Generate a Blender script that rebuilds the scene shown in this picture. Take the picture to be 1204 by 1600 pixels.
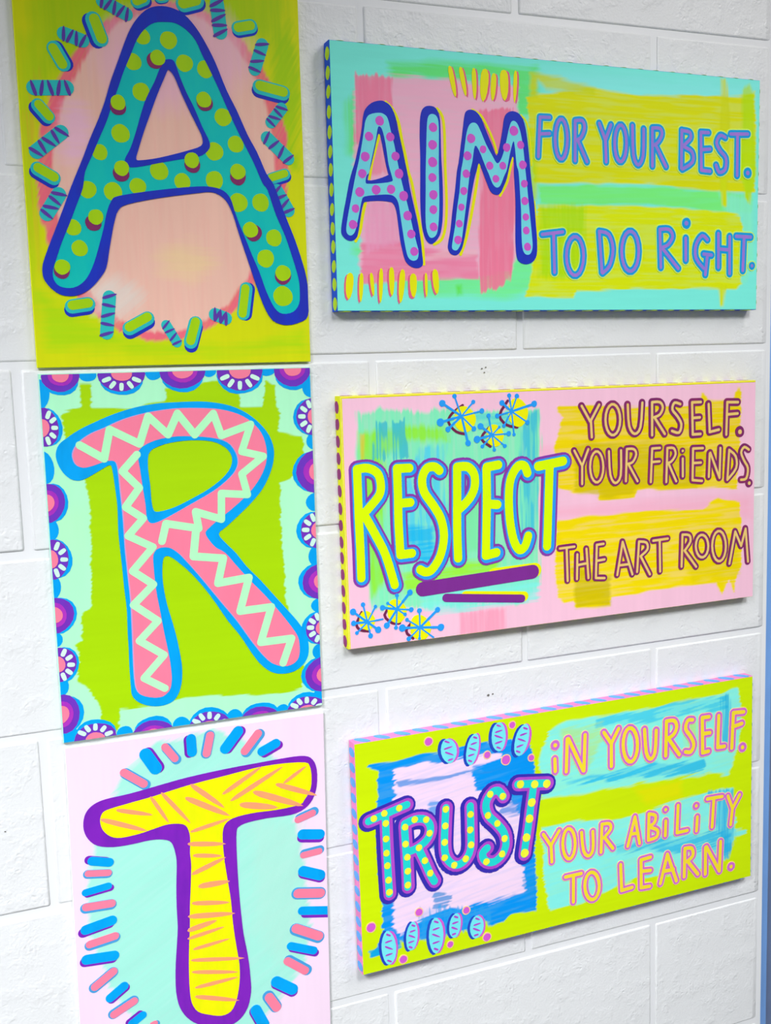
import bpy, bmesh, math, random
import numpy as np
from mathutils import Vector, geometry, Euler
for o in list(bpy.data.objects): bpy.data.objects.remove(o)
SC=bpy.context.scene; COL=SC.collection
Z0=2.032                                  # height of the first block joint in view; the floor is z = 0
random.seed(4)
# ------------------------------------------------------------------ camera
CAM=[-0.07483, -1.22326, -0.4228, 1.44114, 0.03089, -0.38708, 1693.75095]
cd=bpy.data.cameras.new('camera'); cam=bpy.data.objects.new('camera',cd); COL.objects.link(cam)
cam.location=(CAM[0],CAM[1],CAM[2]+Z0); cam.rotation_euler=Euler(CAM[3:6],'XYZ')
cd.sensor_fit='VERTICAL'; cd.sensor_height=24; cd.sensor_width=18; cd.lens=CAM[6]/1600*24; cd.clip_start=.01
SC.camera=cam
# ------------------------------------------------------------------ light
w=bpy.data.worlds.new('world'); SC.world=w; w.use_nodes=True
w.node_tree.nodes['Background'].inputs[0].default_value=(.80,.86,1,1)
w.node_tree.nodes['Background'].inputs[1].default_value=.16
def area(name,loc,aim,size,energy,col,sy=None,spread=120):
    l=bpy.data.lights.new(name,'AREA'); l.energy=energy; l.color=col; l.size=size
    l.spread=math.radians(spread)
    if sy: l.shape='RECTANGLE'; l.size_y=sy
    o=bpy.data.objects.new(name,l); COL.objects.link(o); o.location=loc
    o.rotation_euler=(Vector(aim)-Vector(loc)).to_track_quat('-Z','Y').to_euler(); return o
area('left_beam_fill',(-1.0,-1.7,2.6),(-.01,0,.76),.5,6.3,(.93,.965,1),.5,52)  # added unseen light; narrow beam leaves the upper wall dim
area('right_beam_fill',(.5,-2.0,2.8),(.87,0,.80),.5,4.9,(.94,.97,1),.5,58)  # second added beam, tight spread, brightens the lower right wall
area('ceiling_lamp',(1.5,-1.3,2.9),(.9,0,1.4),.5,7.6,(1,.985,.96),1.2)
area('left_side_fill',(-2.3,-.75,1.35),(.4,0,1.1),1.2,7,(.93,.96,1),1.4)  # added fill to brighten the left canvas sides, not an actual window
SC.view_settings.view_transform='Standard'; SC.view_settings.look='None'
SC.view_settings.exposure=0; SC.view_settings.gamma=1; SC.view_settings.use_curve_mapping=False
# ------------------------------------------------------------------ helpers
def lin(c): return tuple(((v/255)/12.92 if v/255<=.04045 else ((v/255+.055)/1.055)**2.4) for v in c)
def node(nt,t,**k):
    n=nt.nodes.new(t)
    for a,b in k.items(): setattr(n,a,b)
    return n
def base_mat(name,rough=.5,spec=.4):
    m=bpy.data.materials.new(name); m.use_nodes=True; nt=m.node_tree; b=nt.nodes['Principled BSDF']
    b.inputs['Roughness'].default_value=rough; b.inputs['Specular IOR Level'].default_value=spec
    return m,nt,b
def mixc(nt,fac,a,b,mode='MIX'):
    n=node(nt,'ShaderNodeMix',data_type='RGBA',blend_type=mode)
    for i,v in ((0,fac),(6,a),(7,b)):
        if isinstance(v,(int,float)): n.inputs[i].default_value=v
        elif isinstance(v,tuple): n.inputs[i].default_value=(*v[:3],1)
        else: nt.links.new(v,n.inputs[i])
    return n.outputs[2]
def noise(nt,scale,detail=2,rough=.5,vec=None,stretch=None):
    n=node(nt,'ShaderNodeTexNoise'); n.inputs['Scale'].default_value=scale; n.inputs['Detail'].default_value=detail; n.inputs['Roughness'].default_value=rough
    tc=node(nt,'ShaderNodeTexCoord'); mp=node(nt,'ShaderNodeMapping'); nt.links.new(tc.outputs['Object'],mp.inputs[0])
    if stretch: mp.inputs['Scale'].default_value=stretch
    nt.links.new(mp.outputs[0],n.inputs['Vector']); return n.outputs[0]
def ramp(nt,src,a,b):
    n=node(nt,'ShaderNodeMapRange'); n.inputs[1].default_value=a; n.inputs[2].default_value=b; nt.links.new(src,n.inputs[0]); return n.outputs[0]
def bump(nt,b,h,dist,strength=1,prev=None):
    n=node(nt,'ShaderNodeBump'); n.inputs['Distance'].default_value=dist; n.inputs['Strength'].default_value=strength
    nt.links.new(h,n.inputs['Height'])
    if prev: nt.links.new(prev,n.inputs['Normal'])
    nt.links.new(n.outputs[0],b.inputs['Normal']); return n.outputs[0]
def paint_mat(name,c,c2=None,amt=.5):
    m,nt,b=base_mat('paint_'+name,.45,.16)
    g=lambda q:tuple(v*min(1.08,.93/max(lin(q))) for v in lin(q))
    a=g(c); s=c2 and g(c2) or tuple(v*.86 for v in a)
    f=ramp(nt,noise(nt,55,3,.6,stretch=(1,1,.35)),.42,.68)
    f2=node(nt,'ShaderNodeMath',operation='MULTIPLY'); nt.links.new(f,f2.inputs[0]); f2.inputs[1].default_value=amt
    nt.links.new(mixc(nt,f2.outputs[0],a,s),b.inputs['Base Color'])
    bump(nt,b,noise(nt,420,2,.5,stretch=(1,1,.3)),.0001,.6)
    return m
COLORS={'royal':((28,52,184),(40,40,160)),'teal':((0,186,180),(20,196,176)),'lime_a':((166,208,8),(150,200,10)),'plum':((122,40,98),(150,50,90)),'sea':((44,188,184),(30,172,180)),
'violet_d':((88,58,160),(110,60,150)),'azure':((0,158,230),(0,140,205)),'azure_s':((70,150,205),(60,160,215)),'azure_d':((18,150,216),(24,164,200)),'azure_r':((40,150,226),(60,140,210)),
'pink':((255,132,160),(248,122,150)),'lavender':((196,150,196),(180,140,200)),'mint':((178,248,190),(196,250,200)),'mint_w':((214,250,226),(190,246,220)),
'violet':((112,46,172),(96,60,190)),'magenta_v':((170,50,178),(140,40,176)),'purple':((124,34,176),(98,30,160)),'yellow':((232,228,4),(214,222,8)),
'peach':((250,158,110),(246,168,100)),'aqua_m':((116,216,222),(104,206,226)),'orchid':((206,88,196),(190,84,196)),'orchid_d':((166,66,186),(190,80,200)),'orchid_w':((204,104,196),(190,96,200)),
'rose':((226,96,130),(206,90,150)),'lilac':((144,122,208),(190,110,206)),'pale_lime':((196,236,110),(220,236,90)),'violet_r':((128,58,158),(150,50,160)),'neon':((216,242,0),(200,236,0)),
'plum_v':((122,44,138),(116,40,128)),'sky':((34,148,232),(50,156,226)),'maroon':((108,34,70),(118,40,90)),'tan':((228,196,116),(232,184,80)),'pink_h':((255,200,220),(255,200,220)),
'indigo':((56,44,160),(40,40,172)),'indigo_b':((32,64,176),(40,90,190)),'turq':((34,204,196),(28,190,190)),'aqua_l':((116,222,226),(100,206,222)),'sun':((244,216,52),(228,216,10)),'peach_h':((252,204,150),(250,216,120)),
'yellow_b':((238,234,60),(206,222,10))}
PM={k:paint_mat(k,*v) for k,v in COLORS.items()}
def obj(name,me,mat=None,parent=None,label=None):
    o=bpy.data.objects.new(name,me); COL.objects.link(o)
    if mat and not me.materials: me.materials.append(mat)
    if parent: o.parent=parent
    if label: o['label']=label
    return o
# ------------------------------------------------------------------ block wall
def wall_mat(name,c,fine=1):
    m,nt,b=base_mat(name,.36,.5)
    a=lin(c); d=tuple(v*.93 for v in a)
    nt.links.new(mixc(nt,ramp(nt,noise(nt,9,4,.6),.35,.7),a,tuple(v*.97 for v in a)),b.inputs['Base Color'])
    if fine:
        v=node(nt,'ShaderNodeTexVoronoi'); v.inputs['Scale'].default_value=150
        tc=node(nt,'ShaderNodeTexCoord'); mp=node(nt,'ShaderNodeMapping'); mp.inputs['Scale'].default_value=(1,1,1.0); nt.links.new(tc.outputs['Object'],mp.inputs[0])
        w=node(nt,'ShaderNodeVectorMath',operation='ADD'); nn=node(nt,'ShaderNodeTexNoise'); nn.inputs['Scale'].default_value=60
        sc=node(nt,'ShaderNodeVectorMath',operation='SCALE'); sc.inputs['Scale'].default_value=.02
        nt.links.new(mp.outputs[0],nn.inputs['Vector']); nt.links.new(nn.outputs[1],sc.inputs[0]); nt.links.new(mp.outputs[0],w.inputs[0]); nt.links.new(sc.outputs[0],w.inputs[1])
        nt.links.new(w.outputs[0],v.inputs['Vector'])
        pit=ramp(nt,v.outputs['Distance'],.05,.42)
        msk=ramp(nt,noise(nt,34,3,.6),.48,.66)
        pm=node(nt,'ShaderNodeMath',operation='MULTIPLY'); nt.links.new(pit,pm.inputs[0]); nt.links.new(msk,pm.inputs[1])
        p=bump(nt,b,pm.outputs[0],.0009,.6)
        p=bump(nt,b,noise(nt,320,4,.62),.0007,.75,p)
        bump(nt,b,noise(nt,26,2,.5),.0010,.2,p)
    else: bump(nt,b,noise(nt,60,4,.6),.0006,.35)
    return m
M_BLOCK=wall_mat('painted_concrete_block',(233,233,232)); M_JOINT=wall_mat('painted_mortar_joint',(235,235,235),0)
BW,BH,JT=.4064,.2032,.0084
def box_bm(x0,x1,y0,y1,z0,z1,r=.003,seg=3,rr=0):
    bm=bmesh.new(); bmesh.ops.create_cube(bm,size=1)
    for v in bm.verts: v.co=Vector((x0 if v.co.x<0 else x1,y0 if v.co.y<0 else y1,z0 if v.co.z<0 else z1))
    if rr:
        e=[e for e in bm.edges if all(abs(v.co.x-x1)<1e-6 and abs(v.co.y-y0)<1e-6 for v in e.verts)]
        bmesh.ops.bevel(bm,geom=e,offset=rr,segments=8,profile=.5,affect='EDGES')
    if r:
        e=[e for e in bm.edges if not all(abs(v.co.y-y1)<1e-6 for v in e.verts) and e.calc_face_angle(0)>.5 and any(abs(v.co.y-y0)<(rr or 1e-6)+1e-6 for v in e.verts)]
        bmesh.ops.bevel(bm,geom=e,offset=r,segments=seg,profile=.5,affect='EDGES',clamp_overlap=True)
    return bm
def mesh_from(bm,name,smooth=True):
    me=bpy.data.meshes.new(name); bm.to_mesh(me); bm.free()
    if smooth:
        for p in me.polygons: p.use_smooth=p.area<2e-3
        try: me.set_sharp_from_angle(angle=math.radians(50))
        except Exception: pass
        for p in me.polygons:
            if p.area>2e-3: p.use_smooth=False
    return me
XL,XR=-1.2192,1.016
wall=obj('wall_back',mesh_from(box_bm(XL,XR-.006,.0018,.19,0,14*BH,r=0),'wall_back',False),M_JOINT)
# the painted mortar bed behind the blocks
wall['kind']='structure'; wall['label']='white painted concrete block wall carrying the six paintings'
cache={}
def block(x0,x1,z,end):
    key=(round(x1-x0,3),end)
    if key not in cache: cache[key]=mesh_from(box_bm(0,x1-x0,0,.185 if end else .02,0,BH-JT,r=.0026,rr=.022 if end else 0),'block')
    o=obj('block',cache[key],M_BLOCK,wall)
    o.location=(x0+random.uniform(-.0008,.0008)*(not end),random.uniform(-.0006,.0006),z+random.uniform(-.0006,.0006))
    o.rotation_euler=(0,random.uniform(-.0012,.0012)*(not end),0)
for row in range(14):
    zc=row*BH+JT/2
    half=(row%2==0)            # running bond
    x=XL-(BW/2 if half else 0)
    while x<XR-.01:
        a=max(x,XL); b_=min(x+BW,XR); end=abs(b_-XR)<.01
        block(a+(JT/2 if a>XL else 0),b_-(0 if end else JT/2),zc,end); x+=BW
# chips in the wall paint: three pin pricks and one scuff
bm=bmesh.new(); bmesh.ops.create_circle(bm,cap_ends=True,segments=9,radius=.0012); bmesh.ops.rotate(bm,verts=bm.verts,matrix=Euler((math.pi/2,0,0)).to_matrix())
chip=mesh_from(bm,'pin_hole',False); mh_,nth,bh_=base_mat('bare_mortar_hole',.9,.1); bh_.inputs['Base Color'].default_value=(.16,.15,.13,1)
for cx,cz,cs in [(0.5538, -0.424, 1), (0.5592, -0.4226, 0.9), (0.5572, -0.4289, 0.9), (0.5539, -0.8459, 1.6), (0.5605, -0.8452, 1.1), (-0.0469, -0.9149, 0.8)]:
    o=obj('pin_hole',chip,mh_,wall); o.location=(cx,-.0009,cz+Z0); o.scale=(cs,1,cs*.8)
# door frame and door past the corner
def pm(name,c,r=.4):
    m,nt,b=base_mat(name,r,.5); a=lin(c); nt.links.new(mixc(nt,ramp(nt,noise(nt,14,3,.5),.3,.7),a,tuple(v*.9 for v in a)),b.inputs['Base Color']); bump(nt,b,noise(nt,200,3,.5),.0003,.5); return m
M_FRAME=pm('blue_enamel',(128,176,240)); M_DOOR=pm('slate_enamel',(112,130,166))
fr=bpy.data.objects.new('door_1',None); COL.objects.link(fr); fr.location=(1.0162,.045,0); fr['kind']='structure'; fr['label']='slate blue door in a lighter blue steel frame past the wall corner'
JW=.0443
obj('door_jamb',mesh_from(box_bm(0,JW,0,.12,.002,2.13,r=.002),'door_jamb'),M_FRAME,fr)
obj('door_jamb',mesh_from(box_bm(JW+.93,JW*2+.93,0,.12,.002,2.13,r=.002),'door_jamb'),M_FRAME,fr)
obj('door_head',mesh_from(box_bm(0,JW*2+.93,0,.12,2.13,2.17,r=.002),'door_head'),M_FRAME,fr)
obj('door_leaf',mesh_from(box_bm(JW+.003,JW+.927,.03,.075,.008,2.127,r=.002),'door_leaf'),M_DOOR,fr)
hn=bmesh.new(); bmesh.ops.create_cone(hn,cap_ends=True,segments=16,radius1=.012,radius2=.010,depth=.13); bmesh.ops.rotate(hn,verts=hn.verts,matrix=Euler((0,math.pi/2,0)).to_matrix())
bmesh.ops.translate(hn,verts=hn.verts,vec=(JW+.80,-.03,1.0)); bmesh.ops.create_cone(hn,cap_ends=True,segments=12,radius1=.02,radius2=.012,depth=.06)
for v in hn.verts[-24:]: v.co=Vector((v.co.x+JW+.86,v.co.z,v.co.y+1.0))
obj('door_handle',mesh_from(hn,'door_handle'),M_JOINT,fr)
# wall over the door
lint=obj('wall_right',mesh_from(box_bm(1.017,2.2,.045,.19,2.175,14*BH,r=0),'wall_right',False),M_JOINT); lint['kind']='structure'
fm,fnt,fb=base_mat('floor_tile',.4,.4); ck=node(fnt,'ShaderNodeTexChecker'); ck.inputs['Scale'].default_value=3.28; ck.inputs[1].default_value=(.5,.5,.48,1); ck.inputs[2].default_value=(.45,.45,.44,1)
ftc=node(fnt,'ShaderNodeTexCoord'); fnt.links.new(ftc.outputs['Object'],ck.inputs[0]); fnt.links.new(ck.outputs[0],fb.inputs['Base Color'])
fl=obj('floor',mesh_from(box_bm(-2.6,2.6,-3,.2,-.05,0,r=0),'floor',False),fm); fl['kind']='structure'
BOARD_KEYS=["A","R","T","AIM","RES","TRU"]
PART_NAMES=["painted_letter","letter_fill","dot","dot_shadow","brush_dash","dash_shadow","dash_fill","striped_dash","stripe","letter_rim","zigzag","border_medallion","medallion_shadow","medallion_ring","medallion_centre","ray","border_bump","stroke_mark","letter_highlight","letter_halo","letter_inline","painted_full_stop","painted_rim","underline","underline_highlight","starburst","starburst_disc","starburst_shadow","pod","pod_shadow","pod_edge","pod_stripe","spot","spot_halo"]
PAINT=[
[0,0,-1,"royal",8,1,[["p",[-40,3798,88,3796,229,3741,353,3616,462,3445,556,3258,663,2985,773,2766,883,2515,983,2333,1081,2106,1164,1982,1268,1691,1383,1397,1469,1128,1511,948,1529,735,1511,522,1427,455,1264,418,1122,449,1045,525,973,676,904,885,822,1151,741,1414,675,1646,606,1789,519,1858,430,1881,280,1865,-135,1800,-483,1722,-586,1655,-636,1528,-672,1387,-710,1218,-749,1049,-811,950,-916,837,-1032,767,-1143,747,-1252,767,-1343,837,-1404,933,-1410,1044,-1376,1154,-1312,1306,-1232,1486,-1137,1708,-1056,1902,-929,2176,-833,2398,-739,2594,-658,2788,-591,2982,-510,3177,-429,3373,-350,3541,-258,3670,-155,3760],1],["p",[23,3641,137,3638,250,3579,346,3477,412,3331,493,3170,587,2966,682,2746,778,2538,862,2371,946,2202,1030,2002,1089,1921,1172,1659,1273,1425,1358,1157,1414,947,1424,796,1409,659,1335,569,1205,548,1113,615,1025,796,956,1004,871,1211,816,1357,747,1531,693,1690,653,1819,581,1898,462,1934,283,1936,-130,1885,-563,1809,-656,1750,-715,1610,-751,1469,-804,1301,-872,1104,-951,950,-1039,865,-1138,831,-1247,851,-1302,920,-1304,1017,-1254,1156,-1189,1322,-1110,1489,-1013,1712,-943,1879,-911,2040,-831,2207,-752,2375,-657,2571,-592,2738,-511,2934,-445,3101,-365,3270,-286,3438,-195,3554,-92,3623],1],["p",[45,3261,102,3237,152,3090,216,2928,296,2765,374,2573,449,2408,421,2321,329,2260,180,2231,-114,2170,-375,2112,-474,2127,-484,2196,-421,2309,-354,2478,-287,2675,-220,2844,-125,3015,-61,3157,-13,3237],1],["p",[40,3150,94,3085,158,2924,236,2748,316,2584,369,2460,350,2374,184,2310,-111,2226,-314,2189,-365,2201,-336,2299,-269,2483,-187,2681,-104,2879,-23,3049,19,3135],1]],"big letter A outlined in royal blue"],
[0,1,0,"teal",5,1,[["p",[23,3641,137,3638,250,3579,346,3477,412,3331,493,3170,587,2966,682,2746,778,2538,862,2371,946,2202,1030,2002,1089,1921,1172,1659,1273,1425,1358,1157,1414,947,1424,796,1409,659,1335,569,1205,548,1113,615,1025,796,956,1004,871,1211,816,1357,747,1531,693,1690,653,1819,581,1898,462,1934,283,1936,-130,1885,-563,1809,-656,1750,-715,1610,-751,1469,-804,1301,-872,1104,-951,950,-1039,865,-1138,831,-1247,851,-1302,920,-1304,1017,-1254,1156,-1189,1322,-1110,1489,-1013,1712,-943,1879,-911,2040,-831,2207,-752,2375,-657,2571,-592,2738,-511,2934,-445,3101,-365,3270,-286,3438,-195,3554,-92,3623],1],["p",[45,3261,102,3237,152,3090,216,2928,296,2765,374,2573,449,2408,421,2321,329,2260,180,2231,-114,2170,-375,2112,-474,2127,-484,2196,-421,2309,-354,2478,-287,2675,-220,2844,-125,3015,-61,3157,-13,3237],1]],0],
[0,2,0,"lime_a",6,0,[["c",[-228,3470],83,83,0]],0],
[0,2,0,"lime_a",6,0,[["c",[50,3458],93,93,0]],0],
[0,2,0,"lime_a",6,0,[["c",[-341,3204],88,88,0]],0],
[0,2,0,"lime_a",6,0,[["c",[212,3232],91,91,0]],0],
[0,2,0,"lime_a",6,0,[["c",[441,3188],95,95,0]],0],
[0,2,0,"lime_a",6,0,[["c",[-274,2901],95,95,0]],0],
[0,2,0,"lime_a",6,0,[["c",[613,2691],96,96,0]],0],
[0,2,0,"lime_a",6,0,[["c",[-516,2456],97,97,0]],0],
[0,2,0,"lime_a",6,0,[["c",[-746,2252],83,83,0]],0],
[0,2,0,"lime_a",6,0,[["c",[741,2408],91,91,0]],0],
[0,2,0,"lime_a",6,0,[["c",[496,2319],99,99,0]],0],
[0,2,0,"lime_a",6,0,[["c",[-125,2086],100,100,0]],0],
[0,2,0,"lime_a",6,0,[["c",[123,1982],90,90,0]],0],
[0,2,0,"lime_a",6,0,[["c",[481,2010],100,100,0]],0],
[0,2,0,"lime_a",6,0,[["c",[-894,1862],91,91,0]],0],
[0,2,0,"lime_a",6,0,[["c",[-631,1849],98,98,0]],0],
[0,2,0,"lime_a",6,0,[["c",[-364,1914],88,88,0]],0],
[0,2,0,"lime_a",6,0,[["c",[743,1777],104,104,0]],0],
[0,2,0,"lime_a",6,0,[["c",[999,1785],100,100,0]],0],
[0,2,0,"lime_a",6,0,[["c",[-1070,1463],85,85,0]],0],
[0,2,0,"lime_a",6,0,[["c",[-1015,1248],86,86,0]],0],
[0,2,0,"lime_a",6,0,[["c",[1139,1398],95,95,0]],0],
[0,2,0,"lime_a",6,0,[["c",[1032,1168],101,101,0]],0],
[0,2,0,"lime_a",6,0,[["c",[1220,745],115,115,0]],0],
[0,3,0,"plum",9,0,[["c",[-110,3235],87,87,0]],0],
[0,2,0,"lime_a",10,0,[["c",[-77,3265],81,81,0]],0],
[0,3,0,"plum",9,0,[["c",[-528,2729],86,86,0]],0],
[0,2,0,"lime_a",10,0,[["c",[-525,2775],80,80,0]],0],
[0,3,0,"plum",9,0,[["c",[414,2831],89,89,0]],0],
[0,2,0,"lime_a",10,0,[["c",[404,2862],84,84,0]],0],
[0,3,0,"plum",9,0,[["c",[-535,2041],87,87,0]],0],
[0,2,0,"lime_a",10,0,[["c",[-526,2097],81,81,0]],0],
[0,3,0,"plum",9,0,[["c",[242,2168],90,90,0]],0],
[0,2,0,"lime_a",10,0,[["c",[238,2214],84,84,0]],0],
[0,3,0,"plum",9,0,[["c",[750,2058],92,92,0]],0],
[0,2,0,"lime_a",10,0,[["c",[752,2113],86,86,0]],0],
[0,3,0,"plum",9,0,[["c",[-857,1517],86,86,0]],0],
[0,2,0,"lime_a",10,0,[["c",[-828,1579],81,81,0]],0],
[0,3,0,"plum",9,0,[["c",[-1214,1012],85,85,0]],0],
[0,2,0,"lime_a",10,0,[["c",[-1206,1051],80,80,0]],0],
[0,3,0,"plum",9,0,[["c",[904,1450],94,94,0]],0],
[0,2,0,"lime_a",10,0,[["c",[868,1481],87,87,0]],0],
[0,3,0,"plum",9,0,[["c",[1229,973],96,96,0]],0],
[0,2,0,"lime_a",10,0,[["c",[1231,1006],90,90,0]],0],
[0,4,-1,"sea",2,0,[["s",[-732,3600,-667,3412],164,0,0]],0],
[0,5,46,"royal",1,0,[["s",[-766,3582,-701,3393],163,0,0]],0],
[0,6,46,"lime_a",3,0,[["s",[-720,3607,-655,3418],108,0,0]],0],
[0,4,-1,"sea",2,0,[["s",[-1147,3280,-1064,3127],150,0,0]],0],
[0,5,49,"royal",1,0,[["s",[-1121,3282,-1037,3130],150,0,0]],0],
[0,6,49,"lime_a",3,0,[["s",[-1157,3279,-1073,3127],99,0,0]],0],
[0,4,-1,"sea",2,0,[["s",[-1345,2697,-1249,2585],139,0,0]],0],
[0,5,52,"royal",1,0,[["s",[-1371,2671,-1275,2560],139,0,0]],0],
[0,6,52,"lime_a",3,0,[["s",[-1336,2706,-1240,2594],92,0,0]],0],
[0,4,-1,"sea",2,0,[["s",[-1391,2056,-1236,1967],146,0,0]],0],
[0,5,55,"royal",1,0,[["s",[-1406,2023,-1252,1934],146,0,0]],0],
[0,6,55,"lime_a",3,0,[["s",[-1385,2067,-1231,1979],97,0,0]],0],
[0,4,-1,"sea",2,0,[["s",[-264,3822,-192,3856],137,0,0]],0],
[0,5,58,"royal",1,0,[["s",[-248,3803,-176,3836],138,0,0]],0],
[0,6,58,"lime_a",3,0,[["s",[-269,3829,-197,3863],91,0,0]],0],
[0,4,-1,"sea",2,0,[["s",[235,3846,376,3892],171,0,0]],0],
[0,5,61,"royal",1,0,[["s",[251,3820,392,3866],171,0,0]],0],
[0,6,61,"lime_a",3,0,[["s",[229,3855,371,3901],113,0,0]],0],
[0,4,-1,"sea",2,0,[["s",[829,3649,972,3683],152,0,0]],0],
[0,5,64,"royal",1,0,[["s",[834,3624,977,3659],152,0,0]],0],
[0,6,64,"lime_a",3,0,[["s",[827,3657,970,3692],100,0,0]],0],
[0,4,-1,"sea",2,0,[["s",[1045,3045,1315,2995],162,0,0]],0],
[0,5,67,"royal",1,0,[["s",[1034,3007,1304,2957],162,0,0]],0],
[0,6,67,"lime_a",3,0,[["s",[1049,3058,1319,3008],107,0,0]],0],
[0,4,-1,"sea",2,0,[["s",[1142,2055,1301,2108],127,0,0]],0],
[0,5,70,"royal",1,0,[["s",[1153,2030,1312,2082],127,0,0]],0],
[0,6,70,"lime_a",3,0,[["s",[1138,2064,1297,2117],84,0,0]],0],
[0,4,-1,"sea",2,0,[["s",[-21,3889,23,3898],116,0,0]],0],
[0,5,73,"royal",1,0,[["s",[-21,3878,22,3888],116,0,0]],0],
[0,6,73,"lime_a",3,0,[["s",[-20,3893,23,3902],76,0,0]],0],
[0,4,-1,"sea",2,0,[["s",[-1131,638,-963,663],152,0,0]],0],
[0,5,76,"royal",1,0,[["s",[-1139,602,-971,626],152,0,0]],0],
[0,6,76,"lime_a",3,0,[["s",[-1128,651,-960,675],100,0,0]],0],
[0,4,-1,"sea",2,0,[["s",[-540,400,-337,507],151,0,0]],0],
[0,5,79,"royal",1,0,[["s",[-536,360,-333,467],151,0,0]],0],
[0,6,79,"lime_a",3,0,[["s",[-541,414,-338,522],99,0,0]],0],
[0,4,-1,"sea",2,0,[["s",[193,450,128,245],155,0,0]],0],
[0,5,82,"royal",1,0,[["s",[197,409,132,203],155,0,0]],0],
[0,6,82,"lime_a",3,0,[["s",[192,464,127,259],102,0,0]],0],
[0,4,-1,"sea",2,0,[["s",[792,831,745,552],146,0,0]],0],
[0,5,85,"royal",1,0,[["s",[820,825,773,546],146,0,0]],0],
[0,6,85,"lime_a",3,0,[["s",[782,833,736,554],96,0,0]],0],
[0,7,-1,"sea",2,0,[["s",[-624,3796,-383,3685],137,0,0]],0],
[0,8,88,"violet_d",4,0,[["t",[-647,3722,-614,3875],35]],0],
[0,8,88,"violet_d",4,0,[["t",[-615,3707,-519,3832],35]],0],
[0,8,88,"violet_d",4,0,[["t",[-521,3664,-488,3818],35]],0],
[0,8,88,"violet_d",4,0,[["t",[-489,3649,-393,3775],35]],0],
[0,8,88,"violet_d",4,0,[["t",[-394,3605,-361,3760],35]],0],
[0,7,-1,"sea",2,0,[["s",[-1039,3434,-854,3378],140,0,0]],0],
[0,8,94,"violet_d",4,0,[["t",[-1048,3355,-1036,3514],36]],0],
[0,8,94,"violet_d",4,0,[["t",[-1019,3346,-938,3484],36]],0],
[0,8,94,"violet_d",4,0,[["t",[-921,3316,-909,3476],36]],0],
[0,8,94,"violet_d",4,0,[["t",[-892,3308,-810,3446],36]],0],
[0,7,-1,"sea",2,0,[["s",[-1373,2870,-1047,2892],154,0,0]],0],
[0,8,99,"violet_d",4,0,[["t",[-1356,2789,-1405,2949],39]],0],
[0,8,99,"violet_d",4,0,[["t",[-1312,2792,-1280,2958],39]],0],
[0,8,99,"violet_d",4,0,[["t",[-1186,2801,-1236,2961],40]],0],
[0,8,99,"violet_d",4,0,[["t",[-1141,2803,-1109,2970],40]],0],
[0,8,99,"violet_d",4,0,[["t",[-1014,2812,-1065,2973],40]],0],
[0,7,-1,"sea",2,0,[["s",[-1130,2437,-1390,2230],153,0,0]],0],
[0,8,105,"violet_d",4,0,[["t",[-1196,2484,-1051,2399],40]],0],
[0,8,105,"violet_d",4,0,[["t",[-1230,2457,-1154,2317],40]],0],
[0,8,105,"violet_d",4,0,[["t",[-1332,2376,-1188,2290],40]],0],
[0,8,105,"violet_d",4,0,[["t",[-1366,2349,-1291,2209],40]],0],
[0,8,105,"violet_d",4,0,[["t",[-1467,2268,-1324,2182],40]],0],
[0,7,-1,"sea",2,0,[["s",[602,3886,626,3592],156,0,0]],0],
[0,8,111,"violet_d",4,0,[["t",[517,3846,685,3940],40]],0],
[0,8,111,"violet_d",4,0,[["t",[521,3809,695,3823],40]],0],
[0,8,111,"violet_d",4,0,[["t",[530,3692,698,3786],40]],0],
[0,8,111,"violet_d",4,0,[["t",[533,3655,708,3669],40]],0],
[0,8,111,"violet_d",4,0,[["t",[543,3539,711,3632],40]],0],
[0,7,-1,"sea",2,0,[["s",[1095,3497,998,3229],141,0,0]],0],
[0,8,117,"violet_d",4,0,[["t",[1012,3490,1181,3513],36]],0],
[0,8,117,"violet_d",4,0,[["t",[992,3434,1135,3385],36]],0],
[0,8,117,"violet_d",4,0,[["t",[946,3306,1114,3328],36]],0],
[0,8,117,"violet_d",4,0,[["t",[925,3250,1068,3200],36]],0],
[0,7,-1,"sea",2,0,[["s",[1292,2826,1161,2669],131,0,0]],0],
[0,8,122,"violet_d",4,0,[["t",[1221,2846,1369,2812],34]],0],
[0,8,122,"violet_d",4,0,[["t",[1199,2820,1300,2729],34]],0],
[0,8,122,"violet_d",4,0,[["t",[1131,2737,1278,2703],34]],0],
[0,8,122,"violet_d",4,0,[["t",[1109,2711,1210,2621],34]],0],
[0,7,-1,"sea",2,0,[["s",[1108,2498,1346,2283],145,0,0]],0],
[0,8,127,"violet_d",4,0,[["t",[1066,2427,1142,2576],37]],0],
[0,8,127,"violet_d",4,0,[["t",[1119,2379,1251,2478],37]],0],
[0,8,127,"violet_d",4,0,[["t",[1229,2279,1306,2429],38]],0],
[0,8,127,"violet_d",4,0,[["t",[1283,2230,1416,2329],38]],0],
[0,7,-1,"sea",2,0,[["s",[-1193,1802,-1328,1599],152,0,0]],0],
[0,8,132,"violet_d",4,0,[["t",[-1275,1820,-1106,1791],39]],0],
[0,8,132,"violet_d",4,0,[["t",[-1298,1786,-1176,1685],39]],0],
[0,8,132,"violet_d",4,0,[["t",[-1367,1680,-1199,1651],39]],0],
[0,8,132,"violet_d",4,0,[["t",[-1390,1646,-1269,1545],39]],0],
[0,7,-1,"sea",2,0,[["s",[1199,1925,1326,1708],147,0,0]],0],
[0,8,137,"violet_d",4,0,[["t",[1139,1864,1255,1992],38]],0],
[0,8,137,"violet_d",4,0,[["t",[1163,1822,1317,1886],38]],0],
[0,8,137,"violet_d",4,0,[["t",[1226,1715,1342,1843],38]],0],
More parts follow.
